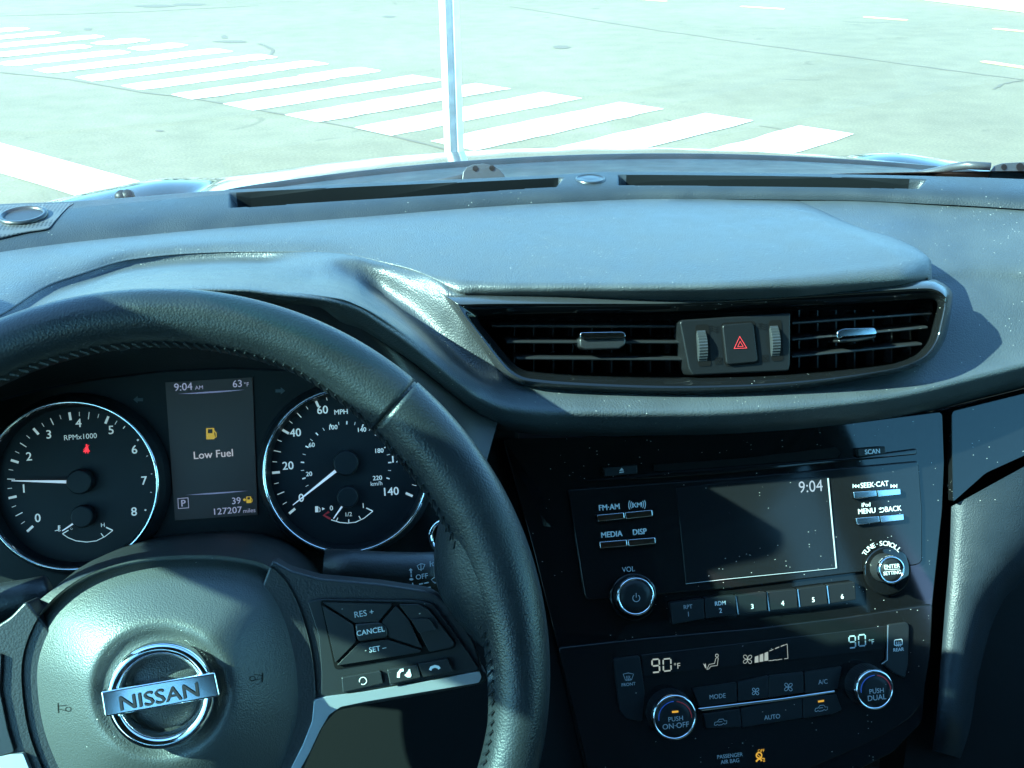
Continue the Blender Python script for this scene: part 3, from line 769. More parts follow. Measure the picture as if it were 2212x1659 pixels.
def mix(a, b, t): return [(x0+(x1-x0)*t, y0+(y1-y0)*t) for (x0, y0), (x1, y1) in zip(a, b)]
loops = []
for t, h in ((-.10, -.014), (-.06, -.010), (0, -.002), (.04, .0005), (.20, .0048), (.34, .0082), (.38, .0086), (.48, .0080), (.62, .0058), (.88, .0030), (.95, .0008), (1.0, -.006), (1.0, -.03)):
    loops.append([PV.at(x, y, h) for x, y in mix(Oo, Ii, t)])
ringloft(MB(), loops[6:]).build("vent_frame", 'gloss', vent, smooth=True)
ringloft(MB(), loops[:7]).build("outer_bezel", 'bezel', vent, smooth=True)
mb = MB(); back = [PV.at(x, y, -.02)-PV.n*.035 for x, y in Ii]
mb.add(back, [tuple(range(len(back)))]); ringloft(mb, [[PV.at(x, y, -.028) for x, y in Ii], back])
mb.build("vent_cavity", 'cavity', vent)
def slat(a, b, th=.0022, depth=.022):
    A = PV.at(*a, -.010); B = PV.at(*b, -.010); mb = MB()
    d = PV.n*-depth+V((0, 0, .004)); k = PV.v*th/2
    pf = lambda P: [P-k, P-k*.4+PV.n*.0012, P+k*.4+PV.n*.0012, P+k, P+k*.6+d, P-k*.6+d]
    ringloft(mb, [pf(A), pf(B)], True, True)
    return mb.build("slat", 'plastic2', vent)
for a, b in ((v5(960, 822), v5(2080, 826)), (v5(1048, 922), v5(2116, 924)), (v5(1110, 1022), v5(2150, 1028)), (v6(785, 806), v6(1640, 745)), (v6(785, 908), v6(1615, 832)), (v6(785, 1012), v6(1580, 935))): slat(a, b)
mb = MB()
for i in range(9):
    x = 1110+i*42
    if x < 1470: prism(mb, [PV.at(x, 690, -.034), PV.at(x+3, 690, -.034), PV.at(x+3, 805, -.034), PV.at(x, 805, -.034)], [p-PV.n*.015 for p in (PV.at(x, 690, -.034), PV.at(x+3, 690, -.034), PV.at(x+3, 805, -.034), PV.at(x, 805, -.034))])
mb.build("guide_vanes", 'plastic', vent); mb = MB()
for i in range(8):
    x = 1725+i*40
    q = [PV.at(x, 670, -.034), PV.at(x+3, 670, -.034), PV.at(x+3, 795, -.034), PV.at(x, 795, -.034)]; prism(mb, q, [p-PV.n*.015 for p in q])
mb.build("guide_vanes", 'plastic', vent)
def tab(top, body):
    plate(PV, body, -.022, -.002).build("slide_tab", 'plastic2', vent, bevel=.0015)
    plate(PV, top, -.012, .0005).build("chrome_tab_strip", 'chrome', vent, bevel=.0012, segs=3)
tab(roundpoly(mp(v5, [(1500, 862), (1770, 858), (1784, 893), (1500, 900)]), 6, 3), mp(v5, [(1495, 900), (1784, 894), (1780, 940), (1740, 965), (1530, 970), (1497, 950)]))
tab(roundpoly(mp(v6, [(1062, 858), (1100, 840), (1295, 834), (1310, 872), (1100, 888), (1064, 905)]), 5, 3), mp(v6, [(1070, 905), (1310, 876), (1300, 900), (1190, 920), (1075, 925)]))
# hazard switch module
hm = plate(PV, mp(v6, [(95, 800), (118, 785), (780, 742), (778, 1060), (768, 1100), (175, 1128), (150, 1080)]), -.02, .0035).build("switch_module", 'module', vent, bevel=.0015)
hz = plate(PV, roundpoly(mp(v6, [(358, 815), (550, 800), (580, 1045), (385, 1062)]), 8, 4), .002, .0062).build("hazard_button", 'module', vent, bevel=.001)
plate(PV, roundpoly(mp(v6, [(348, 804), (560, 790), (590, 1055), (376, 1074)]), 9, 4), .0020, .0038).build("button_seat", 'cavity', hm)
mb = MB(); tri = lambda s, cx=466, cy=930: mp(v6, [(cx+(465-466)*s, cy-46*s), (cx+46*s, cy+31*s), (cx-38*s, cy+34*s)])
stroke(mb, tri(.92), 2.2, PV, .0068, True); stroke(mb, tri(.40, 468, 936), 1.8, PV, .0068, True); mb.build("warning_triangle", 'redink', hz)
def thumb(cx, cy, w_, h_, name="thumb_wheel"):
    x, y = v6(cx, cy); c = PV.at(x, y, .006); k = PV.pxm(x, y)*.3516; R_ = h_*k*.62; mb = MB(); n = 96; wd = w_*k/2
    loops = []
    for q, rr in ((-1, .90), (-.85, 1), (.85, 1), (1, .90)):
        loops.append([c+PV.u*wd*q+(PV.v*cos(2*pi*i/n)+PV.n*sin(2*pi*i/n))*(R_*rr*(1 if i % 2 else .975)*.99) for i in range(n)])
    loops = [[p-PV.n*(R_-.0025) for p in l] for l in loops]
    ringloft(mb, loops, True, True); mb.build(name, 'knurl', vent)
    mb = MB()
    for a in range(n//2-30, n//2+30): pass
    plate(PV, roundpoly(mp(v6, [(cx-w_*.72, cy-h_*.56), (cx+w_*.62, cy-h_*.58), (cx+w_*.85, cy+h_*.54), (cx-w_*.4, cy+h_*.56)]), 6, 3), .002, .0039).build("wheel_slot", 'cavity', hm)
thumb(238, 945, 62, 230); thumb(686, 915, 58, 225)
for ox, oy in ((0, 0), (302, -15)):
    mb = MB()
    for k in range(3): stroke(mb, mp(v6, [(278+ox, 826+oy+k*14), (296+ox, 822+oy+k*14), (314+ox, 832+oy+k*14), (334+ox, 828+oy+k*14)]), 1.6, PV, .0040)
    mb.build("airflow_symbol", 'cavity', hm)
for ox, oy in ((0, 0), (288, -16)):
    mb = MB(); stroke(mb, mp(v6, [(316+ox, 1020+oy), (352+ox, 1018+oy), (354+ox, 1056+oy), (318+ox, 1058+oy)]), 1.5, PV, .0040, True); stroke(mb, mp(v6, [(318+ox, 1022+oy), (352+ox, 1054+oy)]), 1.5, PV, .0040); stroke(mb, mp(v6, [(350+ox, 1022+oy), (320+ox, 1054+oy)]), 1.5, PV, .0041)
    mb.build("closed_vent_symbol", 'cavity', hm)

# ================================================================== INSTRUMENT CLUSTER
clus = thing("instrument_cluster", "dark instrument cluster with two round dials and lit centre display", "instrument cluster", (-.36, .60, 1.05))
face = roundpoly([(-220, 1260), (-220, 1000), (-120, 900), (60, 850), (200, 822), (350, 804), (500, 797), (640, 803), (760, 825), (860, 872), (930, 950), (965, 1060), (962, 1160), (930, 1260), (760, 1300), (300, 1320)], 20, 3)
plate(PC, face, -.04, -.014).build("cluster_face", 'clusterface', clus)
# dark tunnel between the hood lip and the cluster face
lip = [ony(x, interp(Ey, x)+14, interp(EY, x)+.018) for x in [-120+1200*i/60 for i in range(61)]]
arch_px = [(-170, 960), (-60, 880), (60, 846), (200, 818), (350, 800), (500, 793), (640, 799), (760, 821), (860, 868), (930, 946), (968, 1060), (985, 1160), (1000, 1240)]
def polyline_at(pts, t):
    d = [0]
    for a, b in zip(pts, pts[1:]): d.append(d[-1]+math.dist(a, b))
    D = t*d[-1]
    for i in range(len(pts)-1):
        if d[i] <= D <= d[i+1]+1e-9: break
    s = (D-d[i])/(d[i+1]-d[i]); return tuple(pts[i][k]+(pts[i+1][k]-pts[i][k])*s for k in range(2))
arch = [PC.at(*polyline_at(arch_px, i/60), -.014) for i in range(61)]
mid = [a.lerp(b, .5)+V((0, .004, .004)) for a, b in zip(lip, arch)]
grid(refine([lip, mid, arch], 6)).build("hood_lining", 'plastic', clus, smooth=True)
def gauge(name, ringc, r, dialc, label):
    mb = MB(); c = PC.at(*ringc); k = r
    body = lathe(PC, c, [(k+.006, -.0138), (k+.004, -.006), (k+.0015, -.001), (k-.001, -.003), (k-.0025, -.0125), (0.001, -.0125)], 72, cap1=False).build(name, 'dial', clus, smooth=False, label=label)
    lathe(PC, c, [(k+.0013, -.003), (k+.0012, .0006), (k+.0002, .0012), (k-.0006, .0002), (k-.0008, -.004)], 96, cap1=False).build("chrome_ring", 'chrome', body, smooth=True)
    return body
TC_, SC_ = c1(672, 1012), c2(882, 880)
tach = gauge("tachometer", c1(590, 1043), .0500, TC_, "left dial, engine speed, needle just above one")
speed = gauge("speedometer", c2(885, 920), .0500, SC_, "right dial, road speed, needle at zero")
HD = -.0122
def ticks(mb, ctr, angs, r0, r1, w_):
    c = PC.at(*ctr, HD); k = PC.pxm(*ctr)*.2604
    for a in angs:
        a = radians(a); d = PC.u*cos(a)+PC.v*sin(a); s = PC.u*-sin(a)+PC.v*cos(a)
        mb.add([c+d*r0*k-s*w_*k/2, c+d*r1*k-s*w_*k/2, c+d*r1*k+s*w_*k/2, c+d*r0*k+s*w_*k/2], [(0, 1, 2, 3)])
ta = lambda v: 219.6-31.05*v
mb = MB()
ticks(mb, TC_, [ta(v) for v in range(6)], 530, 596, 20); ticks(mb, TC_, [ta(v+.5) for v in range(5)], 532, 594, 7); ticks(mb, TC_, [ta(v+.25) for v in range(6)]+[ta(v+.75) for v in range(5)], 556, 592, 5)
ticks(mb, TC_, [ta(5.5)], 565, 590, 8); ticks(mb, TC_, [ta(6), ta(8)], 573, 588, 14); ticks(mb, TC_, [ta(7), ta(6.5), ta(7.5)], 574, 586, 6)
for s, p in (("0", (313, 1310)), ("1", (197, 1066)), ("2", (240, 800)), ("3", (405, 617)), ("4", (652, 523)), ("5", (922, 580)), ("6", (1115, 742)), ("7", (1195, 1000)), ("8", (1112, 1257))): text(mb, s, *c1(*p), 18, PC, HD, bold=.35)
text(mb, "RPMx1000", *c1(666, 636), 11, PC, HD)
k = 3.84
arc = mp(c1, [(518, 1442), (565, 1474), (630, 1500), (720, 1510), (800, 1500), (870, 1465), (936, 1414)]); stroke(mb, arc, 1.6, PC, HD)
stroke(mb, mp(c1, [(518, 1442), (568, 1412)]), 2, PC, HD); stroke(mb, mp(c1, [(936, 1414), (880, 1388)]), 2.6, PC, HD); stroke(mb, mp(c1, [(862, 1470), (838, 1438)]), 1.8, PC, HD)
text(mb, "H", *c1(853, 1368), 9, PC, HD); text(mb, "C", *c1(592, 1400), 4, PC, HD, rot=40)
stroke(mb, mp(c1, [(487, 1372), (487, 1412)]), 3.2, PC, HD); stroke(mb, mp(c1, [(455, 1418), (475, 1412), (490, 1420), (505, 1414)]), 1.5, PC, HD)
for dy in (0, 12, 24): stroke(mb, mp(c1, [(488, 1378+dy), (502, 1376+dy)]), 1.2, PC, HD)
mb.build("dial_lettering", 'inkdial', tach)
mb = MB()
bl = mp(c1, [(705, 725), (718, 712), (730, 716), (736, 745), (745, 752), (745, 760), (690, 764), (694, 752), (703, 748)]); fillp(mb, bl, PC, HD)
fillp(mb, [(x, y) for x, y in arcp(*c1(718, 706), 2.1, 0, 360, 12)[:-1]], PC, HD); stroke(mb, mp(c1, [(708, 775), (712, 764)]), 2, PC, HD); stroke(mb, mp(c1, [(732, 775), (727, 762)]), 2, PC, HD); stroke(mb, mp(c1, [(692, 745), (740, 706)]), 1.1, PC, HD+.0001)
mb.build("seat_belt_light", 'red', tach)
def needle(parent, ctr, tip, r_hub, base=None, w0=7, w1=1.6):
    c = PC.at(*ctr, HD); hub = lathe(PC, c, [(r_hub, 0), (r_hub, .006), (r_hub*.92, .0075)], 36).build("needle_hub", 'dial', parent, smooth=False, bevel=.0006)
    mb = MB(); b_ = PC.at(*(base or ctr), HD+.0052); t = PC.at(*tip, HD+.0052); d = (t-b_).normalized(); s = d.cross(PC.n); k = PC.pxm(*ctr)
    prism(mb, [b_-s*w0*k/2, t-s*w1*k/2, t+s*w1*k/2, b_+s*w0*k/2], [p-PC.n*.001 for p in (b_-s*w0*k/2, t-s*w1*k/2, t+s*w1*k/2, b_+s*w0*k/2)])
    mb.build("needle", 'needle', parent)
needle(tach, c1(680, 1005), c1(95, 1002), .0076, c1(580, 1012)); needle(tach, c1(700, 1290), c1(515, 1418), .0068, c1(645, 1332), 4, 2)
sa = lambda v: 215.8-244.8*v/140; ka_ = lambda v: 191.9-1.0645*(v-20)
mb = MB()
ticks(mb, SC_, [sa(v) for v in range(0, 141, 20)], 552, 616, 20); ticks(mb, SC_, [sa(v) for v in range(10, 140, 20)], 556, 616, 7); ticks(mb, SC_, [sa(v) for v in range(5, 140, 10)], 576, 614, 5)
ticks(mb, SC_, [ka_(v) for v in range(20, 221, 20)], 352, 380, 10); ticks(mb, SC_, [ka_(v) for v in range(10, 220, 20)], 352, 378, 4)
for s, p in (("20", (398, 876)), ("40", (460, 602)), ("60", (684, 413)), ("80", (985, 395)), ("100", (1190, 562)), ("120", (1315, 815)), ("140", (1248, 1090)), ("0", (508, 1143))): text(mb, s, *c2(*p), 17, PC, HD, bold=.35)
for s, p in (("20", (573, 945)), ("60", (594, 704)), ("100", (770, 558)), ("140", (1008, 578)), ("180", (1152, 752)), ("220", (1140, 978))): text(mb, s, *c2(*p), 9.5, PC, HD, bold=.2)
text(mb, "MPH", *c2(838, 430), 10.5, PC, HD, bold=.2); text(mb, "km/h", *c2(1132, 1024), 9, PC, HD)
stroke(mb, mp(c2, [(755, 1325), (830, 1348), (895, 1353), (960, 1345), (1030, 1312), (1102, 1254)]), 1.8, PC, HD); stroke(mb, mp(c2, [(1102, 1254), (1048, 1228)]), 2.6, PC, HD)
for a, b in (((800, 1335), (812, 1308)), ((902, 1350), (902, 1322)), ((1000, 1318), (986, 1294))): stroke(mb, mp(c2, [a, b]), 2, PC, HD)
text(mb, "0", *c2(758, 1228), 10, PC, HD, bold=.2); text(mb, "1/2", *c2(898, 1280), 9, PC, HD); text(mb, "1", *c2(1022, 1208), 10.5, PC, HD, bold=.2)
fillp(mb, mp(c2, [(622, 1215), (648, 1213), (650, 1262), (624, 1264)]), PC, HD); stroke(mb, mp(c2, [(652, 1222), (664, 1232), (664, 1256), (656, 1258)]), 1.4, PC, HD); fillp(mb, mp(c2, [(680, 1222), (706, 1234), (681, 1247)]), PC, HD)
mb.build("dial_lettering", 'inkdial', speed)
mb = MB(); stroke(mb, mp(c2, [(738, 1258), (695, 1288), (750, 1318)]), 5, PC, HD); mb.build("low_fuel_band", 'redink', speed)
needle(speed, c2(880, 850), c2(438, 1204), .0080, c2(812, 906)); needle(speed, c2(895, 1130), c2(776, 1316), .0068, c2(868, 1184), 4.4, 2)
# centre information display
disp = plate(PC, [(357, 826), (545, 815), (556, 1112), (378, 1124)], -.016, -.0125).build("info_display", 'lcd', clus)
HL = -.0122
mb = MB(); text(mb, "9:04", *c1(1520, 222), 16, PC, HL, bold=.2); text(mb, "AM", *c1(1652, 228), 8.5, PC, HL); text(mb, "63", *c1(1970, 196), 15, PC, HL, bold=.2); text(mb, "°F", *c1(2045, 202), 9, PC, HL)
mb.build("display_lettering", 'inklcd', disp); mb = MB(); text(mb, "39", *c1(1960, 1167), 14, PC, HL, bold=.2); text(mb, "127207", *c1(1884, 1250), 13.5, PC, HL, bold=.2, stretch=1.08); text(mb, "miles", *c1(2068, 1248), 9, PC, HL)
mb.build("display_lettering", 'inklcd', disp); mb = MB(); stroke(mb, mp(c1, [(1476, 1150), (1560, 1143), (1566, 1226), (1480, 1232)]), 2, PC, HL, True); text(mb, "P", *c1(1520, 1188), 14, PC, HL, bold=.5)
mb.build("gear_indicator", 'inklcd', disp)
mb = MB(); text(mb, "Low Fuel", *c1(1770, 780), 16, PC, HL, bold=.3); mb.build("message_lettering", 'inkwhite', disp)
mb = MB()
def lens(a, b, w_): 
    n = 12; t = [i/n for i in range(n+1)]; up = [(a[0]+(b[0]-a[0])*q, a[1]+(b[1]-a[1])*q-w_*sin(pi*q)*.3) for q in t]; dn = [(a[0]+(b[0]-a[0])*q, a[1]+(b[1]-a[1])*q+w_*sin(pi*q)*.7) for q in t]
    fillp(mb, up+dn[::-1][1:-1], PC, HL)
lens(c1(1470, 282), c1(2035, 246), 3.6); mb.build("divider_line", 'lcdline', disp); mb = MB(); lens(c1(1540, 1120), c1(2060, 1084), 3.2); mb.build("divider_line", 'lcdline', disp)
mb = MB()
def pump(cx, cy, s, f):
    P = lambda pts: [f(cx+x*s, cy+y*s) for x, y in pts]
    stroke(mb, P([(-35, -42), (18, -44), (20, 40), (-33, 42)]), 4.6*s, PC, HL, True); fillp(mb, P([(-33, -4), (18, -6), (20, 40), (-33, 42)]), PC, HL+.0001); stroke(mb, P([(20, -30), (40, -8), (42, 26), (30, 34), (24, 10)]), 2.4*s, PC, HL)
pump(1752, 612, 1, c1); mb.build("fuel_icon", 'yellow', disp); mb = MB(); pump(2068, 1160, .58, c1); fillp(mb, mp(c1, [(2018, 1152), (2030, 1150), (2030, 1142), (2042, 1160), (2030, 1176), (2030, 1168), (2018, 1168)]), PC, HL); mb.build("fuel_icon", 'yellow', disp)
arrow_m = mat("unlit_arrow", (.03, .04, .045), .6)
for f, p, s in ((c1, (1150, 328), 1), (c2, (330, 255), -1)):
    x, y = p; mb = MB(); fillp(mb, [f(x-45*s, y), f(x-8*s, y-30), f(x-8*s, y-12), f(x+36*s, y-12), f(x+36*s, y+14), f(x-8*s, y+14), f(x-8*s, y+30)], PC, -.0137)
    mb.build("turn_arrow", arrow_m, clus)

# ================================================================== RADIO
radio = thing("radio", "black car radio with colour screen, six preset keys and two knobs", "radio", (0, .68, .98))
fp = roundpoly([c5(590, 605), c5(1200, 560), c6(0, 520), c6(1410, 392), c6(1440, 760), c6(1440, 1140), c6(1400, 1165), c6(1000, 1215), c6(0, 1338), c5(1200, 1388), c5(740, 1424), c5(715, 1395), c5(650, 1000)], 7, 3)
plate(PR, fp, -.004, .0014).build("faceplate", 'gloss2', radio, bevel=.0011)
# disc slot and its lip
mb = MB(); plate(PR, [c5(1230, 420), c5(1896, 372), c6(800, 290), c6(840, 330), c6(810, 368), c6(0, 432), c5(1290, 470), c5(1230, 468)], -.0008, .0004, mb); mb.build("disc_slot", 'cavity', radio)
mb = MB(); plate(PR, [c5(620, 545), c5(1290, 474), c6(0, 436), c6(860, 372), c6(1400, 300), c6(1398, 345), c6(0, 486), c5(1200, 525)], -.0008, .0014, mb); mb.build("slot_lip", 'gloss', radio, bevel=.001)
SH = .0022
scr = plate(PR, [c5(1395, 595), c6(0, 545), c6(735, 508), c6(806, 1190), c6(0, 1262), c5(1465, 1300)], 0, SH).build("screen", 'screen', radio, bevel=.0004)
mb = MB(); text(mb, "9:04", *c6(612, 580), 24, PR, SH+.0003, stretch=.92); mb.build("clock_lettering", 'inklcd', scr)
mb = MB(); stroke(mb, mp(c6, [(740, 520), (802, 1186)]), 3.0, PR, SH+.0003); stroke(mb, mp(c6, [(802, 1186), (0, 1266)])+[c5(1465, 1302)], 1.0, PR, SH+.0003); mb.build("screen_edge", 'inkdim', scr)
def key(pts, h, m, parent=radio, name="button", bevel=.0008, r=2.5):
    return plate(PR, roundpoly(pts, r, 3), -.001, h).build(name, m, parent, bevel=bevel, segs=3)
def lett(parent, items, h, m='ink', name="lettering"):
    mb = MB()
    for it in items: text(mb, it[0], it[1][0], it[1][1], it[2]*.9, PR, h, bold=it[3] if len(it) > 3 else .3, rot=it[4] if len(it) > 4 else 0, stretch=.93)
    return mb.build(name, m, parent)
EJ = key(mp(c5, [(862, 440), (1104, 422), (1106, 486), (866, 508)]), .004, 'button')
mb = MB(); fillp(mb, mp(c5, [(972, 466), (990, 442), (1006, 463)]), PR, .0044); stroke(mb, mp(c5, [(973, 477), (1006, 473)]), 2.2, PR, .0044); mb.build("eject_symbol", 'ink', EJ)
SCN = key(mp(c6, [(962, 300), (1165, 284), (1168, 340), (968, 362)]), .004, 'button'); lett(SCN, [("SCAN", c6(1070, 322), 11, .4)], .0045)
# chrome rocker pairs
def rocker(c, a, b, h_=.0048):
    (x0, y0), (x1, y1) = a, b; xm, ym = (x0+x1)/2, (y0+y1)/2
    for (xa, ya, xb, yb) in ((x0, y0, xm-4, ym), (xm+4, ym, x1, y1)):
        key(mp(c, [(xa, ya), (xb, yb), (xb+5, yb+46), (xa+8, ya+50)]), h_, 'chrome', name="rocker_button", bevel=.0016, r=2)
rocker(c5, (806, 792), (1216, 754)); rocker(c5, (824, 992), (1238, 958)); rocker(c6, (928, 622), (1276, 596)); rocker(c6, (948, 816), (1300, 784))
RH = .0019
for it_ in [("FM·AM", c5(898, 734), 13, .5), ("MEDIA", c5(915, 935), 13, .5), ("DISP", c5(1122, 916), 13, .5), ("SEEK·CAT", c6(1085, 566), 12, .4), ("MENU", c6(1028, 762), 12, .4), ("iPod", c6(1022, 716), 9.5, .3), ("BACK", c6(1222, 746), 12, .4)]: lett(radio, [it_], RH)
lett(radio, [("VOL", c5(1040, 1194), 12, .1)], RH, 'inkdim')
mb = MB()
text(mb, "XM", *c5(1102, 718), 10, PR, RH, bold=.4)
for s in (-1, 1):
    for k in range(3): stroke(mb, [c5(1104+s*(34+k*13)+s*8*(1-(q/3)**2)-s*6, 716-s*2+q*(6+k*2.4)-s*0) for q in range(-3, 4)], 1.6, PR, RH)
mb.build("satellite_symbol", 'ink', radio)
for cx_, s in ((950, -1), (1226, 1)):
    mb = MB()
    for k in (0, 1): fillp(mb, mp(c6, [(cx_+(-22+k*22)*1, 578-s*14), (cx_+k*22, 578), (cx_+(-22+k*22), 578+14)] if s == 1 else [(cx_+22-k*22, 578-14), (cx_-k*22+2, 578), (cx_+22-k*22, 578+14)]), PR, RH)
    stroke(mb, mp(c6, [(cx_+s*24, 563), (cx_+s*24, 592)]), 1.6, PR, RH)
    mb.build("seek_symbol", 'ink', radio)
mb = MB()
stroke(mb, mp(c6, [(1120, 745), (1150, 740), (1158, 755), (1146, 770), (1122, 772)]), 1.8, PR, RH); fillp(mb, mp(c6, [(1114, 746), (1132, 734), (1134, 756)]), PR, RH+.0001)
mb.build("back_symbol", 'ink', radio)
# curved TUNE-SCROLL lettering round the right-hand knob
mb = MB(); word = "TUNE·SCROLL"
for i, ch in enumerate(word):
    a = 146-(146-46)*i/(len(word)-1); x, y = c6(1150+166*cos(radians(a)), 1168-166*sin(radians(a))); text(mb, ch, x, y, 10, PR, .0034, rot=a-90-5, bold=.3)
mb.build("tune_lettering", 'ink', radio)
def knob(parent, ctr, r, h, capm='button', ring='chrome', label=None, grooves=True, ringw=.12, name="knob", sidem='plastic2'):
    c = PR.at(*ctr, h)-PR.n*h; n = 90; mb = MB(); loops = []
    for rr, hh in ((r*1.10, 0), (r*1.08, h*.25), (r*1.04, h*.80)):
        loops.append([PR.pt(c, rr*(1-(.012 if i % 2 and grooves else 0))*cos(2*pi*i/n), rr*(1-(.012 if i % 2 and grooves else 0))*sin(2*pi*i/n), hh) for i in range(n)])
    ringloft(mb, loops, False, True); k = mb.build(name, sidem, parent, smooth=False, label=label)
    lathe(PR, c, [(r*1.045, h*.78), (r*1.03, h*.92), (r*.98, h*1.0), (r*(1-ringw), h*.97), (r*(1-ringw), h*.9)], 72, cap1=False).build("knob_ring", ring, k, smooth=True)
    lathe(PR, c, [(r*(1-ringw)*1.01, h*.88), (r*(1-ringw)*.99, h*.955), (r*.5, h*.965), (.0005, h*.966)], 60).build("knob_cap", capm, k, smooth=True)
    return k, c
kv, _ = knob(radio, c5(1096, 1398), 40*.000345, .012, label="volume knob with power symbol"); HK = .0122
mb = MB(); stroke(mb, [c5(*p) for p in arcp(1098, 1408, 26, 125, 415, 20)], 1.7, PR, .0118); stroke(mb, mp(c5, [(1097, 1370), (1098, 1404)]), 1.7, PR, .0118); mb.build("power_symbol", 'inkdim', kv)
lathe(PR, PR.at(*c5(1075, 1400), .001), [(.0180, -.001), (.0178, .001), (.0165, .0014), (.0155, .0008)], 60, cap1=True).build("knob_collar", 'gloss', radio, smooth=True)
kt, _ = knob(radio, c6(1216, 1200), 29.5*.000345, .017, label="tune knob marked enter setting", ringw=.14)
lathe(PR, PR.at(*c6(1180, 1205), .0018), [(.0190, -.001), (.0188, .0005), (.017, .0009)], 60).build("knob_collar", 'gloss', radio, smooth=True)
mb = MB(); text(mb, "ENTER", *c6(1213, 1172), 8.2, PR, .0168, bold=.3); text(mb, "SETTING", *c6(1217, 1220), 7.6, PR, .0168, bold=.3, stretch=.92); stroke(mb, mp(c6, [(1160, 1198), (1272, 1192)]), 1.1, PR, .0168); mb.build("knob_lettering", 'ink', kt)
# preset keys
pk = [([c5(1348, 1444), c5(1596, 1412), c5(1606, 1560), c5(1366, 1604)]), ([c5(1604, 1410), c5(1832, 1388), c5(1840, 1528), c5(1612, 1560)]),
      ([c6(62, 1392), c6(282, 1362), c6(290, 1500), c6(74, 1528)]), ([c6(298, 1362), c6(508, 1342), c6(518, 1480), c6(304, 1500)]), ([c6(522, 1340), c6(726, 1312), c6(738, 1452), c6(530, 1478)]), ([c6(740, 1312), c6(942, 1288), c6(950, 1420), c6(748, 1450)])]
lab = [[("RPT", c5(1480, 1472), 9.5, .1), ("1", c5(1484, 1526), 11, .1)], [("RDM", c5(1720, 1446), 9.5, .4), ("2", c5(1722, 1500), 11, .2)], [("3", c6(180, 1470), 11, .5)], [("4", c6(405, 1446), 11, .5)], [("5", c6(632, 1420), 11, .5)], [("6", c6(846, 1396), 11, .5)]]
for p, l in zip(pk, lab):
    b = key(p, .005, 'button', name="preset_button"); lett(b, l, .0055, 'ink' if l[0][0] not in ("RPT",) else 'inkdim')
for p, q in ((c5(1832, 1390), c5(1850, 1528)), (c6(52, 1390), c6(72, 1526)), (c6(286, 1364), c6(302, 1504)), (c6(512, 1342), c6(528, 1474)), (c6(730, 1316), c6(746, 1448))):
    mb = MB(); plate(PR, [p, (p[0]+2.2, p[1]), (q[0]+2.2, q[1]), q], -.001, .0056, mb); mb.build("key_divider", 'chrome', radio)

# ================================================================== CLIMATE CONTROL
clim = thing("climate_control", "black climate control panel with two chrome ringed temperature dials", "climate control", (0, .63, .90))
cp = roundpoly([c7(260, 412), c7(1000, 330), c7(2000, 240), c8(700, 145), c8(1425, 35), c8(1400, 500), c8(1330, 900), c8(1220, 1030), c8(1000, 1170), c8(700, 1310), c8(300, 1480), c7(1500, 1600), c7(560, 1640), c7(440, 1150)], 8, 3)
plate(PR, cp, -.003, .0012).build("control_panel", 'gloss2', clim, bevel=.001)
lcdp = plate(PR, [c7(975, 475), c7(2212, 330), c8(700, 265), c8(1022, 222), c8(1022, 420), c8(600, 470), c8(0, 545), c7(1400, 610), c7(1000, 660)], 0, .0018).build("climate_display", 'screen', clim, bevel=.0004)
HC = .0022
def seg(mb, digit, cx_, cy_, w_, h_, c, sk=-.12):
    S = {'9': 'abcdfg', '0': 'abcdef'}[digit]; t = h_*.10
    X = lambda x, y: c(cx_+x*w_-y*h_*sk*.3, cy_+y*h_-x*w_*.10)
    E_ = dict(a=((-.42, -.5), (.42, -.5)), b=((.5, -.44), (.5, -.06)), c=((.5, .06), (.5, .44)), d=((-.42, .5), (.42, .5)), e=((-.5, .06), (-.5, .44)), f=((-.5, -.44), (-.5, -.06)), g=((-.4, 0), (.4, 0)))
    for s in S: a, b = E_[s]; stroke(mb, [X(*a), X(*b)], t*.25*1.15, PR, HC)
mb = MB(); seg(mb, '9', 1104, 568, 62, 112, c7); seg(mb, '0', 1202, 560, 66, 104, c7); text(mb, "°F", *c7(1288, 570), 12, PR, HC)
# seated figure with airflow arrow
stroke(mb, arcp(*c7(1632, 480), 3.2, 0, 360, 12), 1.3, PR, HC); stroke(mb, mp(c7, [(1622, 505), (1612, 548), (1565, 556), (1545, 602), (1562, 596), (1580, 572), (1635, 566), (1644, 500), (1634, 498)]), 1.3, PR, HC, True); fillp(mb, mp(c7, [(1512, 545), (1526, 560), (1534, 545), (1542, 592), (1530, 586)]), PR, HC)
def fan(mb, ctr, r, c, wpx=1.2, h=HC):
    for k in range(4):
        a0 = k*90+20; pts = [ctr]
        for q in range(9):
            t = q/8; a = radians(a0+t*75-10); rr = r*(math.sin(pi*min(1, t*.9+.1))**.6); pts.append((ctr[0]+rr*cos(a), ctr[1]-rr*sin(a)))
        stroke(mb, [c(*p) for p in pts], wpx, PR, h, True)
fan(mb, (1897, 512), 46, c7)
for k in range(3): fillp(mb, mp(c7, [(1960+k*42, 490-k*16), (1990+k*42, 480-k*17), (1992+k*42, 538-k*8), (1958+k*42, 543-k*8)]), PR, HC)
for a, b in (((2085, 440), (2120, 425)), ((2135, 418), (2170, 404)), ((2185, 398), (2212, 388)), ((2092, 524), (2125, 520)), ((2140, 519), (2170, 516))): stroke(mb, mp(c7, [a, b]), 1.2, PR, HC)
for a, b in (((15, 440), (45, 428)), ((60, 422), (95, 408)), ((110, 402), (165, 380)), ((165, 380), (172, 505)), ((172, 505), (140, 508)), ((122, 510), (92, 514)), ((72, 516), (45, 519)), ((25, 522), (4, 525))): stroke(mb, mp(c8, [a, b]), 1.2, PR, HC)
mb.build("display_symbols", 'inkseg', lcdp)
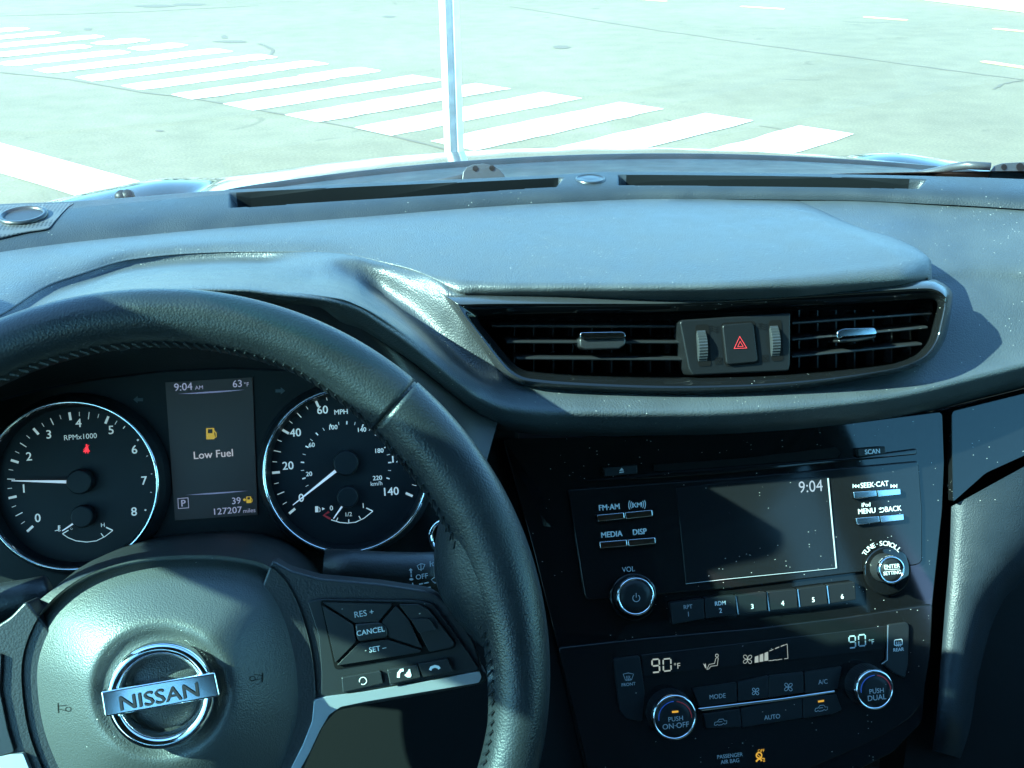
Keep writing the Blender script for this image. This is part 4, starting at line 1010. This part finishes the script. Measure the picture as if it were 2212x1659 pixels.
mb = MB(); seg(mb, '9', 728, 362, 54, 100, c8); seg(mb, '0', 812, 348, 58, 96, c8); text(mb, "°F", *c8(893, 362), 10.5, PR, HC); mb.build("display_digits", 'inkdim', lcdp)
fr = key([c7(738, 510), c7(966, 482), c7(1010, 800), c7(990, 1050), c7(850, 1030), c7(790, 960)], .004, 'button', clim, r=6)
rear = key([c8(1036, 215), c8(1205, 192), c8(1222, 230), c8(1210, 560), c8(1185, 678), c8(1080, 630), c8(1000, 560), c8(1030, 520)], .004, 'button', clim, r=6)
mb = MB(); stroke(mb, mp(c8, [(1036, 216), (1030, 520), (982, 552)]), 1.6, PR, .0042); mb.build("bright_edge", 'satin', rear)
mb = MB(); text(mb, "FRONT", *c7(868, 728), 6.5, PR, .0044); stroke(mb, mp(c7, [(822, 640), (866, 630), (912, 640), (894, 690), (842, 692)]), 1.3, PR, .0044, True)
for k in range(3): stroke(mb, mp(c7, [(852+k*14, 655), (848+k*14, 668), (856+k*14, 680), (852+k*14, 698)]), 1.1, PR, .0044)
mb.build("defrost_symbol", 'inkdim', fr)
mb = MB(); text(mb, "REAR", *c8(1127, 428), 7, PR, .0044, bold=.2); stroke(mb, roundpoly(mp(c8, [(1092, 346), (1158, 338), (1160, 386), (1092, 392)]), 2, 2), 1.8, PR, .0044, True)
for k in range(3): stroke(mb, mp(c8, [(1112+k*15, 360), (1108+k*15, 372), (1116+k*15, 384), (1112+k*15, 402)]), 1.2, PR, .0045)
mb.build("defrost_symbol", 'ink', rear)
rowp = [([c7(1420, 765), c7(1800, 712), c7(1808, 880), c7(1480, 925)]), ([c7(1812, 710), c7(2212, 655), c8(0, 655), c8(5, 810), c7(2212, 830), c7(1820, 878)]), ([c8(8, 655), c8(308, 622), c8(312, 800), c8(8, 842)]), ([c8(316, 620), c8(640, 575), c8(600, 770), c8(322, 806)]),
        ([c7(1510, 985), c7(1832, 938), c7(1848, 1100), c7(1540, 1110)]), ([c7(1838, 936), c8(0, 890), c8(290, 846), c8(296, 1020), c8(0, 1070), c7(1852, 1102)]), ([c8(300, 846), c8(590, 812), c8(640, 950), c8(560, 985), c8(304, 1025)])]
rowl = [("MODE", c7(1637, 832), 10.5), None, None, ("A/C", c8(475, 706), 10.5), None, ("AUTO", c7(2110, 1010), 10.5), None]
rowl = rowl
bts = [key(p, .0036, 'button', clim, r=3) for p in ([rowp[0]] + [[c7(1812, 710), c8(4, 655), c8(8, 842), c7(1820, 878)]] + rowp[2:5] + [[c7(1838, 936), c8(294, 846), c8(300, 1022), c7(1854, 1102)]] + [rowp[6]])]
for b, l in zip(bts, rowl):
    if l: lett(b, [(l[0], l[1], l[2], .1)], .004, 'inkdim')
for b, (ctr, r, c) in ((bts[1], ((1966, 790), 36, c7)), (bts[2], ((176, 752), 42, c8))):
    mb = MB(); fan(mb, ctr, r, c, 1.3, .004); mb.build("fan_symbol", 'inkdim', b)
carp = [(-55, 18), (-50, -4), (-28, -6), (-12, -26), (22, -26), (34, -8), (54, -8), (52, 16), (36, 20), (24, 12), (12, 22), (-16, 24), (-28, 16), (-42, 24)]
for b, (cx_, cy_), c in ((bts[4], (1664, 1056), c7), (bts[6], (460, 936), c8)):
    mb = MB(); stroke(mb, [c(cx_+x, cy_+y-x*.10) for x, y in carp], 1.2, PR, .004, True); stroke(mb, [c(cx_-20, cy_-2), c(cx_+14, cy_-6)], 1.2, PR, .004); mb.build("recirculation_symbol", 'inkdim', b)
mb = MB(); stroke(mb, mp(c8, [(432, 878), (484, 870)]), 4, PR, .0042); mb.build("indicator_light", 'amber', bts[6])
mb = MB(); plate(PR, [c7(1465, 936), c7(2212, 846), c8(580, 780), c8(584, 800), c7(2212, 872), c7(1500, 962)], 0, .0046, mb); mb.build("chrome_strip", 'chrome', clim, bevel=.0008)
k1, _ = knob(clim, c7(1270, 1018), 49*.000330, .018, label="driver temperature dial marked push on off", ringw=.10); k2, _ = knob(clim, c8(928, 778), 43*.000338, .020, label="passenger temperature dial marked push dual", ringw=.10)
for k, hh, lines, c, ctr, m1 in ((k1, .0178, (("PUSH", (1276, 1026), 9.5), ("ON·OFF", (1276, 1085), 11)), c7, (1272, 1018), 142), (k2, .0198, (("PUSH", (938, 785), 9.5), ("DUAL", (940, 842), 11)), c8, (932, 778), 128)):
    mb = MB()
    for s, p, h_ in lines: text(mb, s, *c(*p), h_, PR, hh, bold=.1)
    mb.build("knob_lettering", 'inkdim', k)
    mb = MB(); stroke(mb, [c(*p) for p in arcp(ctr[0], ctr[1], m1, 190, 95, 18)], 2.0, PR, hh); mb.build("cold_mark", 'blueink', k)
    mb = MB(); stroke(mb, [c(*p) for p in arcp(ctr[0], ctr[1], m1, 85, 0, 18)], 2.0, PR, hh); mb.build("hot_mark", 'redink', k)
mb = MB(); stroke(mb, mp(c7, [(1244, 968), (1299, 963)]), 4.2, PR, .0180); mb.build("indicator_light", 'amber', k1)
lett(clim, [("PASSENGER", c7(1744, 1345), 9, .1), ("AIR BAG", c7(1746, 1392), 9, .1)], .0016, 'inkdim')
mb = MB(); text(mb, "OFF", *c7(2014, 1302), 6, PR, .0016, bold=.1)
stroke(mb, [c7(*p) for p in arcp(1996, 1342, 24, 0, 360, 14)], 3, PR, .0016); stroke(mb, mp(c7, [(1975, 1330), (2035, 1375)]), 1.6, PR, .0017); stroke(mb, mp(c7, [(1970, 1396), (1990, 1376), (2010, 1372), (2018, 1392)]), 4, PR, .0016); text(mb, "2", *c7(2038, 1380), 8, PR, .0016, bold=.2)
mb.build("airbag_light", 'amber', clim)

# ================================================================== COLUMN, STALKS
WC = V((-.375, .427, 1.112)); WT = 27.7
PW = Plane(WC, WT, roll=4.5); PW0 = Plane(WC, WT)
col = thing("steering_column_cover", "matte black steering column cover between wheel and dials", "column cover", (-.375, .50, 1.0))
mb = MB(); loops = []
for h, s in ((-.028, 1.0), (-.05, 1.03), (-.10, 1.10), (-.17, 1.12)):
    loops.append([PW0.pt(WC, .070*s*math.copysign(abs(cos(a))**.7, cos(a))-.006, .052*s*math.copysign(abs(sin(a))**.8, sin(a)), h) for a in [2*pi*i/48 for i in range(48)]])
ringloft(mb, loops, True, True); mb.build("column_shroud", 'plastic', col, smooth=True)
ig = PC.at(965, 1160, -.004)
lathe(Plane(ig, 25, turn=-20), ig, [(.012, -.006), (.012, .001), (.0105, .002), (.0095, -.003)], 36, cap1=False).build("ignition_ring", 'chrome', col, smooth=True)
def stalk(label, path, rad, parts):
    t = thing("column_stalk", label, "stalk", path[0]); mb = MB(); tube(mb, path, rad, 20); o = mb.build("stalk_lever", 'plastic', t, smooth=True); return t, o
PS_ = Plane(PW0.pt(WC, .10, .03, -.075), 33)
a = [PS_.at(700, 1225), PS_.at(760, 1228), PS_.at(830, 1233), PS_.at(905, 1236), PS_.at(962, 1236)]
st, so = stalk("black wiper stalk with printed wiper symbols reaching out right of the wheel", a, [.010, .0105, .0105, .0110, .0115], None)
mb = MB(); tube(mb, [PS_.at(965, 1236), PS_.at(1000, 1232), PS_.at(1040, 1226), PS_.at(1060, 1222)], [.0121, .0124, .0116, .009], 24); so2 = mb.build("stalk_end", 'plastic2', st, smooth=True)
PT = Plane(PS_.P0+PS_.n*.0128, 33)
mb = MB(); text(mb, "OFF", *c4(1212, 188), 10.5, PT, 0, rot=3, bold=.2)
for a_, b_ in (((1128, 140), (1130, 165)), ((1130, 172), (1132, 192)), ((1140, 236), (1148, 266))): stroke(mb, mp(c4, [a_, b_]), 2.6, PT, 0)
fillp(mb, mp(c4, [(1112, 142), (1126, 124), (1142, 140)]), PT, 0); fillp(mb, arcp(*c4(1132, 210), 4.5, 0, 360, 12, 2.6)[:-1], PT, 0)
for p in (((1176, 105), (1205, 90), (1236, 95), (1222, 130), (1190, 135)), ((1285, 212), (1322, 186), (1360, 192), (1348, 236), (1310, 238)), ((1288, 88), (1310, 74), (1334, 78), (1324, 102), (1298, 106))): stroke(mb, mp(c4, p), 1.5, PT, 0, True)
for a_, b_ in (((1205, 95), (1206, 145)), ((1322, 190), (1345, 246)), ((1310, 72), (1312, 112)), ((1276, 70), (1278, 112)), ((1300, 60), (1330, 56))): stroke(mb, mp(c4, [a_, b_]), 1.5, PT, .0001)
for a_, b_ in (((1190, 248), (1222, 242)), ((1230, 240), (1264, 234)), ((1232, 276), (1280, 270))): stroke(mb, mp(c4, [a_, b_]), 2.6, PT, 0)
mb.build("wiper_symbols", 'inkdim', so)
PT2 = Plane(PS_.P0+PS_.n*.0136, 33)
mb = MB()
for x, y in ((1500, 48), (1530, 40), (1560, 32), (1526, 12)): fillp(mb, mp(c4, [(x-10, y+12), (x-2, y-2), (x+8, y-18), (x+8, y+6), (x+2, y+16)]), PT2, 0)
mb.build("rain_symbol", 'ink', so2)
PL_ = Plane(PW0.pt(WC, -.13, .03, -.06), 40)
st2, so3 = stalk("short black turn signal stalk left of the wheel hub", [PL_.at(106, 1276), PL_.at(60, 1292), PL_.at(0, 1303), PL_.at(-120, 1322)], [.0085, .0100, .0105, .0105], None)

# ================================================================== STEERING WHEEL
wh = thing("steering_wheel_assembly", "black leather steering wheel with round airbag hub and chrome badge", "steering wheel", WC)
RO = .187
def rim_pt(a, b, da=0):
    """a: angle round the wheel, b: angle round the tube"""
    deg = math.degrees(a) % 360
    grip = max(0, 1-abs((deg-20+180) % 360-180)/38)+max(0, 1-abs((deg-160+180) % 360-180)/38)
    low = max(0, 1-abs((deg+30+180) % 360-180)/30)
    rn = .0136+.0030*min(1, grip*1.6); rh = .0146+.0015*grip
    c = RO-rn
    return c, rn, rh
def rim_mesh(a0, a1, n, closed, shrink=0, m=28):
    loops = []
    for i in range(n+(0 if closed else 1)):
        a = a0+(a1-a0)*i/n; c, rn, rh = rim_pt(a, 0); rn -= shrink; rh -= shrink
        d = PW.u*cos(a)+PW.v*sin(a); L_ = []
        for k in range(m):
            b = 2*pi*k/m; x = cos(b); y = sin(b)
            # a flattish inner side with a stitched ridge
            ridge = .0008*math.exp(-((abs((b-pi*1.10))/.12)**2))
            L_.append(WC+d*(c+rn*x*(1.0 if x > 0 else 1.06)+0)+PW.n*(rh*y)-d*ridge*2)
        loops.append(L_)
    return loops, m
mb = MB()
def add_arc(mb, a0, a1, n):
    loops, m = rim_mesh(a0, a1, n, False); ringloft(mb, loops, True, True)
seam_deg = [41, 139, -48, 228]
segs_ = [(41.25, 138.75), (-47.75, 40.75), (139.25, 227.75), (228.25, 311.75)]
for a0, a1 in segs_: add_arc(mb, radians(a0), radians(a1), 120)
rim = mb.build("rim", 'leather', wh, smooth=True, weld=False)
loops, m = rim_mesh(0, 2*pi, 200, True, .0007)
mb = MB(); nL = len(loops); vs_ = [p for l in loops for p in l]; mb.add(vs_, [(i*m+k, ((i+1) % nL)*m+k, ((i+1) % nL)*m+(k+1) % m, i*m+(k+1) % m) for i in range(nL) for k in range(m)])
mb.build("rim_core", 'leather_dark', rim, smooth=True)
# stitching along the inner side
mb = MB()
for i in range(210):
    a = 2*pi*i/210; c, rn, rh = rim_pt(a, 0); d = PW.u*cos(a)+PW.v*sin(a); t = PW.v*cos(a)-PW.u*sin(a)
    q = WC+d*(c-rn*1.045)+PW.n*(.0055); bar(mb, q-t*.0015-d*.0012-PW.n*.001, q+t*.0015+d*.0008+PW.n*.0012, .0009, .0011, PW.n)
mb.build("stitching", 'leather', rim)
# back carrier + right and left spokes
HS = -.012
spR = roundpoly([c4(60, 60), c4(200, 140), c4(420, 200), c4(900, 245), c4(1260, 300), c4(1330, 330), c4(1480, 470), c4(1620, 700), c4(1680, 900), c4(1720, 940), c4(1700, 1010), c4(1300, 1090), c4(760, 1180), c4(560, 1220), c4(460, 1330), c4(380, 1500), c4(280, 1720), c4(-100, 1900), c4(-300, 1000)], 10, 3)
plate(PW, spR, HS-.02, HS).build("spoke", 'plastic', wh, bevel=.005, segs=4)
def mirror(pts):
    out = []
    for x, y in pts:
        p = PW.at(x, y, HS)-WC; a = p.dot(PW.u); b = p.dot(PW.v); out.append(project(PW.pt(WC, -a, b, HS)))
    return out
plate(PW, mirror(spR)[::-1], HS-.02, HS).build("spoke", 'plastic', wh, bevel=.005, segs=4)
# thumb web where the leather flows into the spoke
def web(sgn):
    mb = MB(); loops = []
    for i in range(25):
        a = radians(-6+27*i/24); c, rn, rh = rim_pt(a, 0); k = sin(pi*i/24)**.7; d = PW.u*cos(a)*sgn+PW.v*sin(a)
        r0 = c-rn*.55; r1 = r0-(.004+.019*k)
        loops.append([WC+d*r0+PW.n*(rh*.80), WC+d*(r0*.55+r1*.45)+PW.n*(rh*.55-.002), WC+d*r1+PW.n*(HS+.001), WC+d*r1+PW.n*(HS-.015), WC+d*r0-PW.n*.012])
    grid(refine(loops, 2), mb); mb.build("leather_web", 'leather', wh, smooth=True)
web(1); web(-1)
# chrome-look trim running below the switches and down the lower spoke
tr = [c4(385, 1138), c4(480, 1110), c4(760, 1075), c4(1210, 1000), c4(1655, 918), c4(1672, 960), c4(1650, 1005), c4(1230, 1075), c4(780, 1150), c4(590, 1190), c4(500, 1250), c4(430, 1370), c4(350, 1540), c4(250, 1720), c4(180, 1720), c4(300, 1480), c4(370, 1300)]
plate(PW, roundpoly(tr, 4, 3), HS-.004, HS+.0035).build("spoke_trim", 'satin', wh, bevel=.0022, segs=3)
plate(PW, mirror(roundpoly(tr, 4, 3))[::-1], HS-.004, HS+.0035).build("spoke_trim", 'satin', wh, bevel=.0022, segs=3)
# switch panel and keys
HP = HS+.0025
sw = roundpoly([c4(335, 380), c4(440, 362), c4(1180, 372), c4(1300, 400), c4(1420, 560), c4(1560, 760), c4(1650, 895), c4(1640, 910), c4(1460, 945), c4(960, 1030), c4(590, 1095), c4(440, 1105), c4(442, 930), c4(420, 640)], 6, 3)
sp = plate(PW, sw, HS-.002, HP).build("switch_panel", 'plastic2', wh, bevel=.0015)
plate(PW, mirror(sw)[::-1], HS-.002, HP).build("switch_panel", 'plastic2', wh, bevel=.0015)
plate(PW, roundpoly([c4(430, 372), c4(1020, 385), c4(1190, 395), c4(1275, 430), c4(1480, 700), c4(1465, 740), c4(1250, 785), c4(545, 905)], 8, 3), HP-.001, HP+.0004).build("key_recess", 'cavity', sp)
def wkey(pts, h, name="switch_button", m='plastic2', r=3, parent=wh): return plate(PW, roundpoly(mp(c4, pts), r, 3), HP-.001, HP+h).build(name, m, parent, bevel=.0008, segs=3)
res = wkey([(450, 388), (990, 400), (880, 535), (700, 545)], .0022); can = wkey([(700, 556), (890, 540), (944, 580), (948, 655), (730, 690), (712, 660)], .0034, r=6)
dn = wkey([(730, 702), (945, 672), (1210, 758), (1190, 772), (560, 872)], .0022); lf = wkey([(448, 408), (685, 556), (705, 690), (548, 850)], .0022)
wkey([(905, 535), (1015, 415), (1110, 520), (1215, 740), (962, 655)], .0022)
tg = wkey([(1035, 405), (1190, 402), (1262, 440), (1465, 700), (1450, 730), (1270, 768), (1180, 590)], .0030, r=5); wkey([(1130, 520), (1270, 512), (1330, 600), (1190, 622)], .0052, name="toggle_ridge", parent=tg)
HB = HP+.0022
def wtext(parent, items, h, m):
    mb = MB()
    for s, p, hp in items: text(mb, s, *c4(*p), hp, PW, h, bold=.15)
    mb.build("lettering", m, parent)
wtext(res, [("RES +", (768, 470), 12.5)], HB+.0004, 'inkdim'); wtext(can, [("CANCEL", (818, 608), 11)], HP+.0038, 'ink'); wtext(dn, [("SET –", (872, 742), 11)], HB+.0004, 'ink')
b1 = wkey([(595, 965), (895, 912), (915, 1010), (605, 1080)], .002); b2 = wkey([(945, 905), (1178, 866), (1205, 965), (968, 1018)], .0035); b3 = wkey([(1186, 862), (1410, 822), (1455, 915), (1222, 962)], .0035)
mb = MB(); stroke(mb, [c4(*p) for p in arcp(760, 990, 28, -120, 200, 14)], 1.6, PW, HP+.0024); mb.build("cruise_symbol", 'ink', b1)
mb = MB(); stroke(mb, mp(c4, [(1032, 965), (1034, 930), (1052, 908), (1072, 906)]), 6, PW, HP+.0039); fillp(mb, mp(c4, [(1078, 945), (1100, 930), (1112, 900), (1122, 900), (1124, 920), (1132, 945), (1126, 962), (1100, 962)]), PW, HP+.0039); mb.build("phone_symbol", 'ink', b2)
mb = MB(); stroke(mb, mp(c4, [(1276, 908), (1285, 888), (1312, 878), (1338, 884), (1348, 898)]), 6, PW, HP+.0039); mb.build("phone_symbol", 'ink', b3)
# airbag hub
hubpts = [(46, 1474), (58, 1385), (105, 1303), (190, 1241), (300, 1208), (422, 1199), (520, 1206), (588, 1228), (632, 1282), (664, 1370), (680, 1470), (676, 1570), (640, 1680), (560, 1770), (420, 1810), (260, 1800), (140, 1740), (70, 1610)]
HH = -.004
def closed_spline(pts, n):
    out = []; k = len(pts)
    for i in range(k):
        for s in range(n//k): out.append(crom(V(pts[i-1]), V(pts[i]), V(pts[(i+1) % k]), V(pts[(i+2) % k]), s/(n//k)))
    return out
hc = V((350, 1500)); outl = closed_spline(hubpts, 144); loops = []
ec = V((347, 1495))
def domeh(t): return HH-.016+.042*(1-t**2.0)
def dish(p2): 
    d = math.hypot((p2.x-ec.x)/150, (p2.y-ec.y)/145)
    e = 1/(1+math.exp((d-.92)/.055)); return -.0085*e
loops.append([PW.at(p.x, p.y, HH-.03) for p in outl]); loops.append([PW.at(p.x, p.y, HH-.006) for p in outl])
for j in range(44):
    t = 1-j/43*.995; tt = t
    loops.append([PW.at(*(hc+(p-hc)*(.985*tt)), domeh(tt)+dish(hc+(p-hc)*(.985*tt))) for p in outl])
hubo = ringloft(MB(), loops, False, True).build("airbag_cover", 'hub', wh, smooth=True)
# horn marks
mb = MB(); HQ = lambda x, y: domeh(.8)
PH = Plane(WC+PW.n*(domeh(.78)+.0006), WT, roll=4.5)
for ox, oy, s in ((140, 1530, 1), (553, 1464, -1)):
    P = lambda pts: [(ox+s*x, oy+y) for x, y in pts]
    stroke(mb, P([(-15, -11), (-14, 10)]), 1.8, PH); stroke(mb, P([(-13, -5), (4, -7)]), 1.2, PH); stroke(mb, P([(-13, 2), (6, 6)]), 1.2, PH); stroke(mb, arcp(ox+s*7, oy+2, 6, 0, 360, 12, 5), 1.3, PH)
def hubh(x, y):
    d = V((x, y))-hc; a = math.atan2(d.y, d.x); k = min(outl, key=lambda p: abs((math.atan2((p-hc).y, (p-hc).x)-a+pi) % (2*pi)-pi))
    t = d.length/(.985*(k-hc).length); return domeh(min(1, t))
for i, p in enumerate(mb.v):
    x, y = project(p)
    for _ in range(2): q = PW.at(x, y, hubh(x, y)+.0004+.0001*(i % 2))
    mb.v[i] = q
h2 = MB(); half = [f for f in mb.f if project(mb.v[f[0]])[0] < 350]
for nm_, fs_ in (("a", half), ("b", [f for f in mb.f if f not in half])):
    used = sorted({k for f in fs_ for k in f}); mm_ = {k: n for n, k in enumerate(used)}
    m_ = MB(); m_.add([mb.v[k] for k in used], [tuple(mm_[k] for k in f) for f in fs_]); m_.build("horn_symbol", 'cavity', hubo)
# chrome badge: ring, bar and raised letters
PB = Plane(WC+PW.n*(HH+.0190), WT, roll=4.5)
c = PB.at(349, 1501, .002); kpx = PB.pxm(349, 1501)
bd_o = lathe(PB, c, [(113*kpx, -.004), (113.5*kpx, .0005), (110*kpx, .0035), (100*kpx, .0048), (90*kpx, .0030), (83*kpx, .0005), (82*kpx, -.004)], 96, cap1=False).build("badge", 'chrome', wh, smooth=True)
bp = roundpoly(mp(c3, [(770, 1075), (1200, 1000), (1650, 925), (1690, 1110), (1230, 1195), (800, 1270)]), 6, 4)
plate(PB, bp, -.003, .0072).build("badge_bar", 'chrome', bd_o, bevel=.0014, segs=4)
mb = MB(); text(mb, "NISSAN", *c3(1225, 1110), 29, PB, .0074, rot=.4, stretch=1.18, bold=.7)
k0 = len(mb.v); base = list(mb.v); nf = list(mb.f)
txt = MB(); txt.add([p+PB.n*.0006 for p in base], nf); txt.build("badge_letters", mat("badge_letter_dark", (.03, .03, .035), .25, metal=.4), bd_o)

# ================================================================== WINDSHIELD
ws = thing("windshield", "large green tinted windshield glass above the dashboard", "windshield", (0, 1.0, 1.2))
rows = []
for j in range(25):
    t = j/24; r = []
    for i in range(49):
        s = -1+2*i/48
        yb = 1.015-.12*s*s; zb = 1.192; yt = .31-.05*s*s; zt = 1.615-.02*s*s
        r.append(V((s*(.745-.135*t), yb+(yt-yb)*t, zb+(zt-zb)*t+.020*sin(pi*t))))
    rows.append(r)
grid(rows).build("glass_pane", 'windshield', ws, smooth=True)
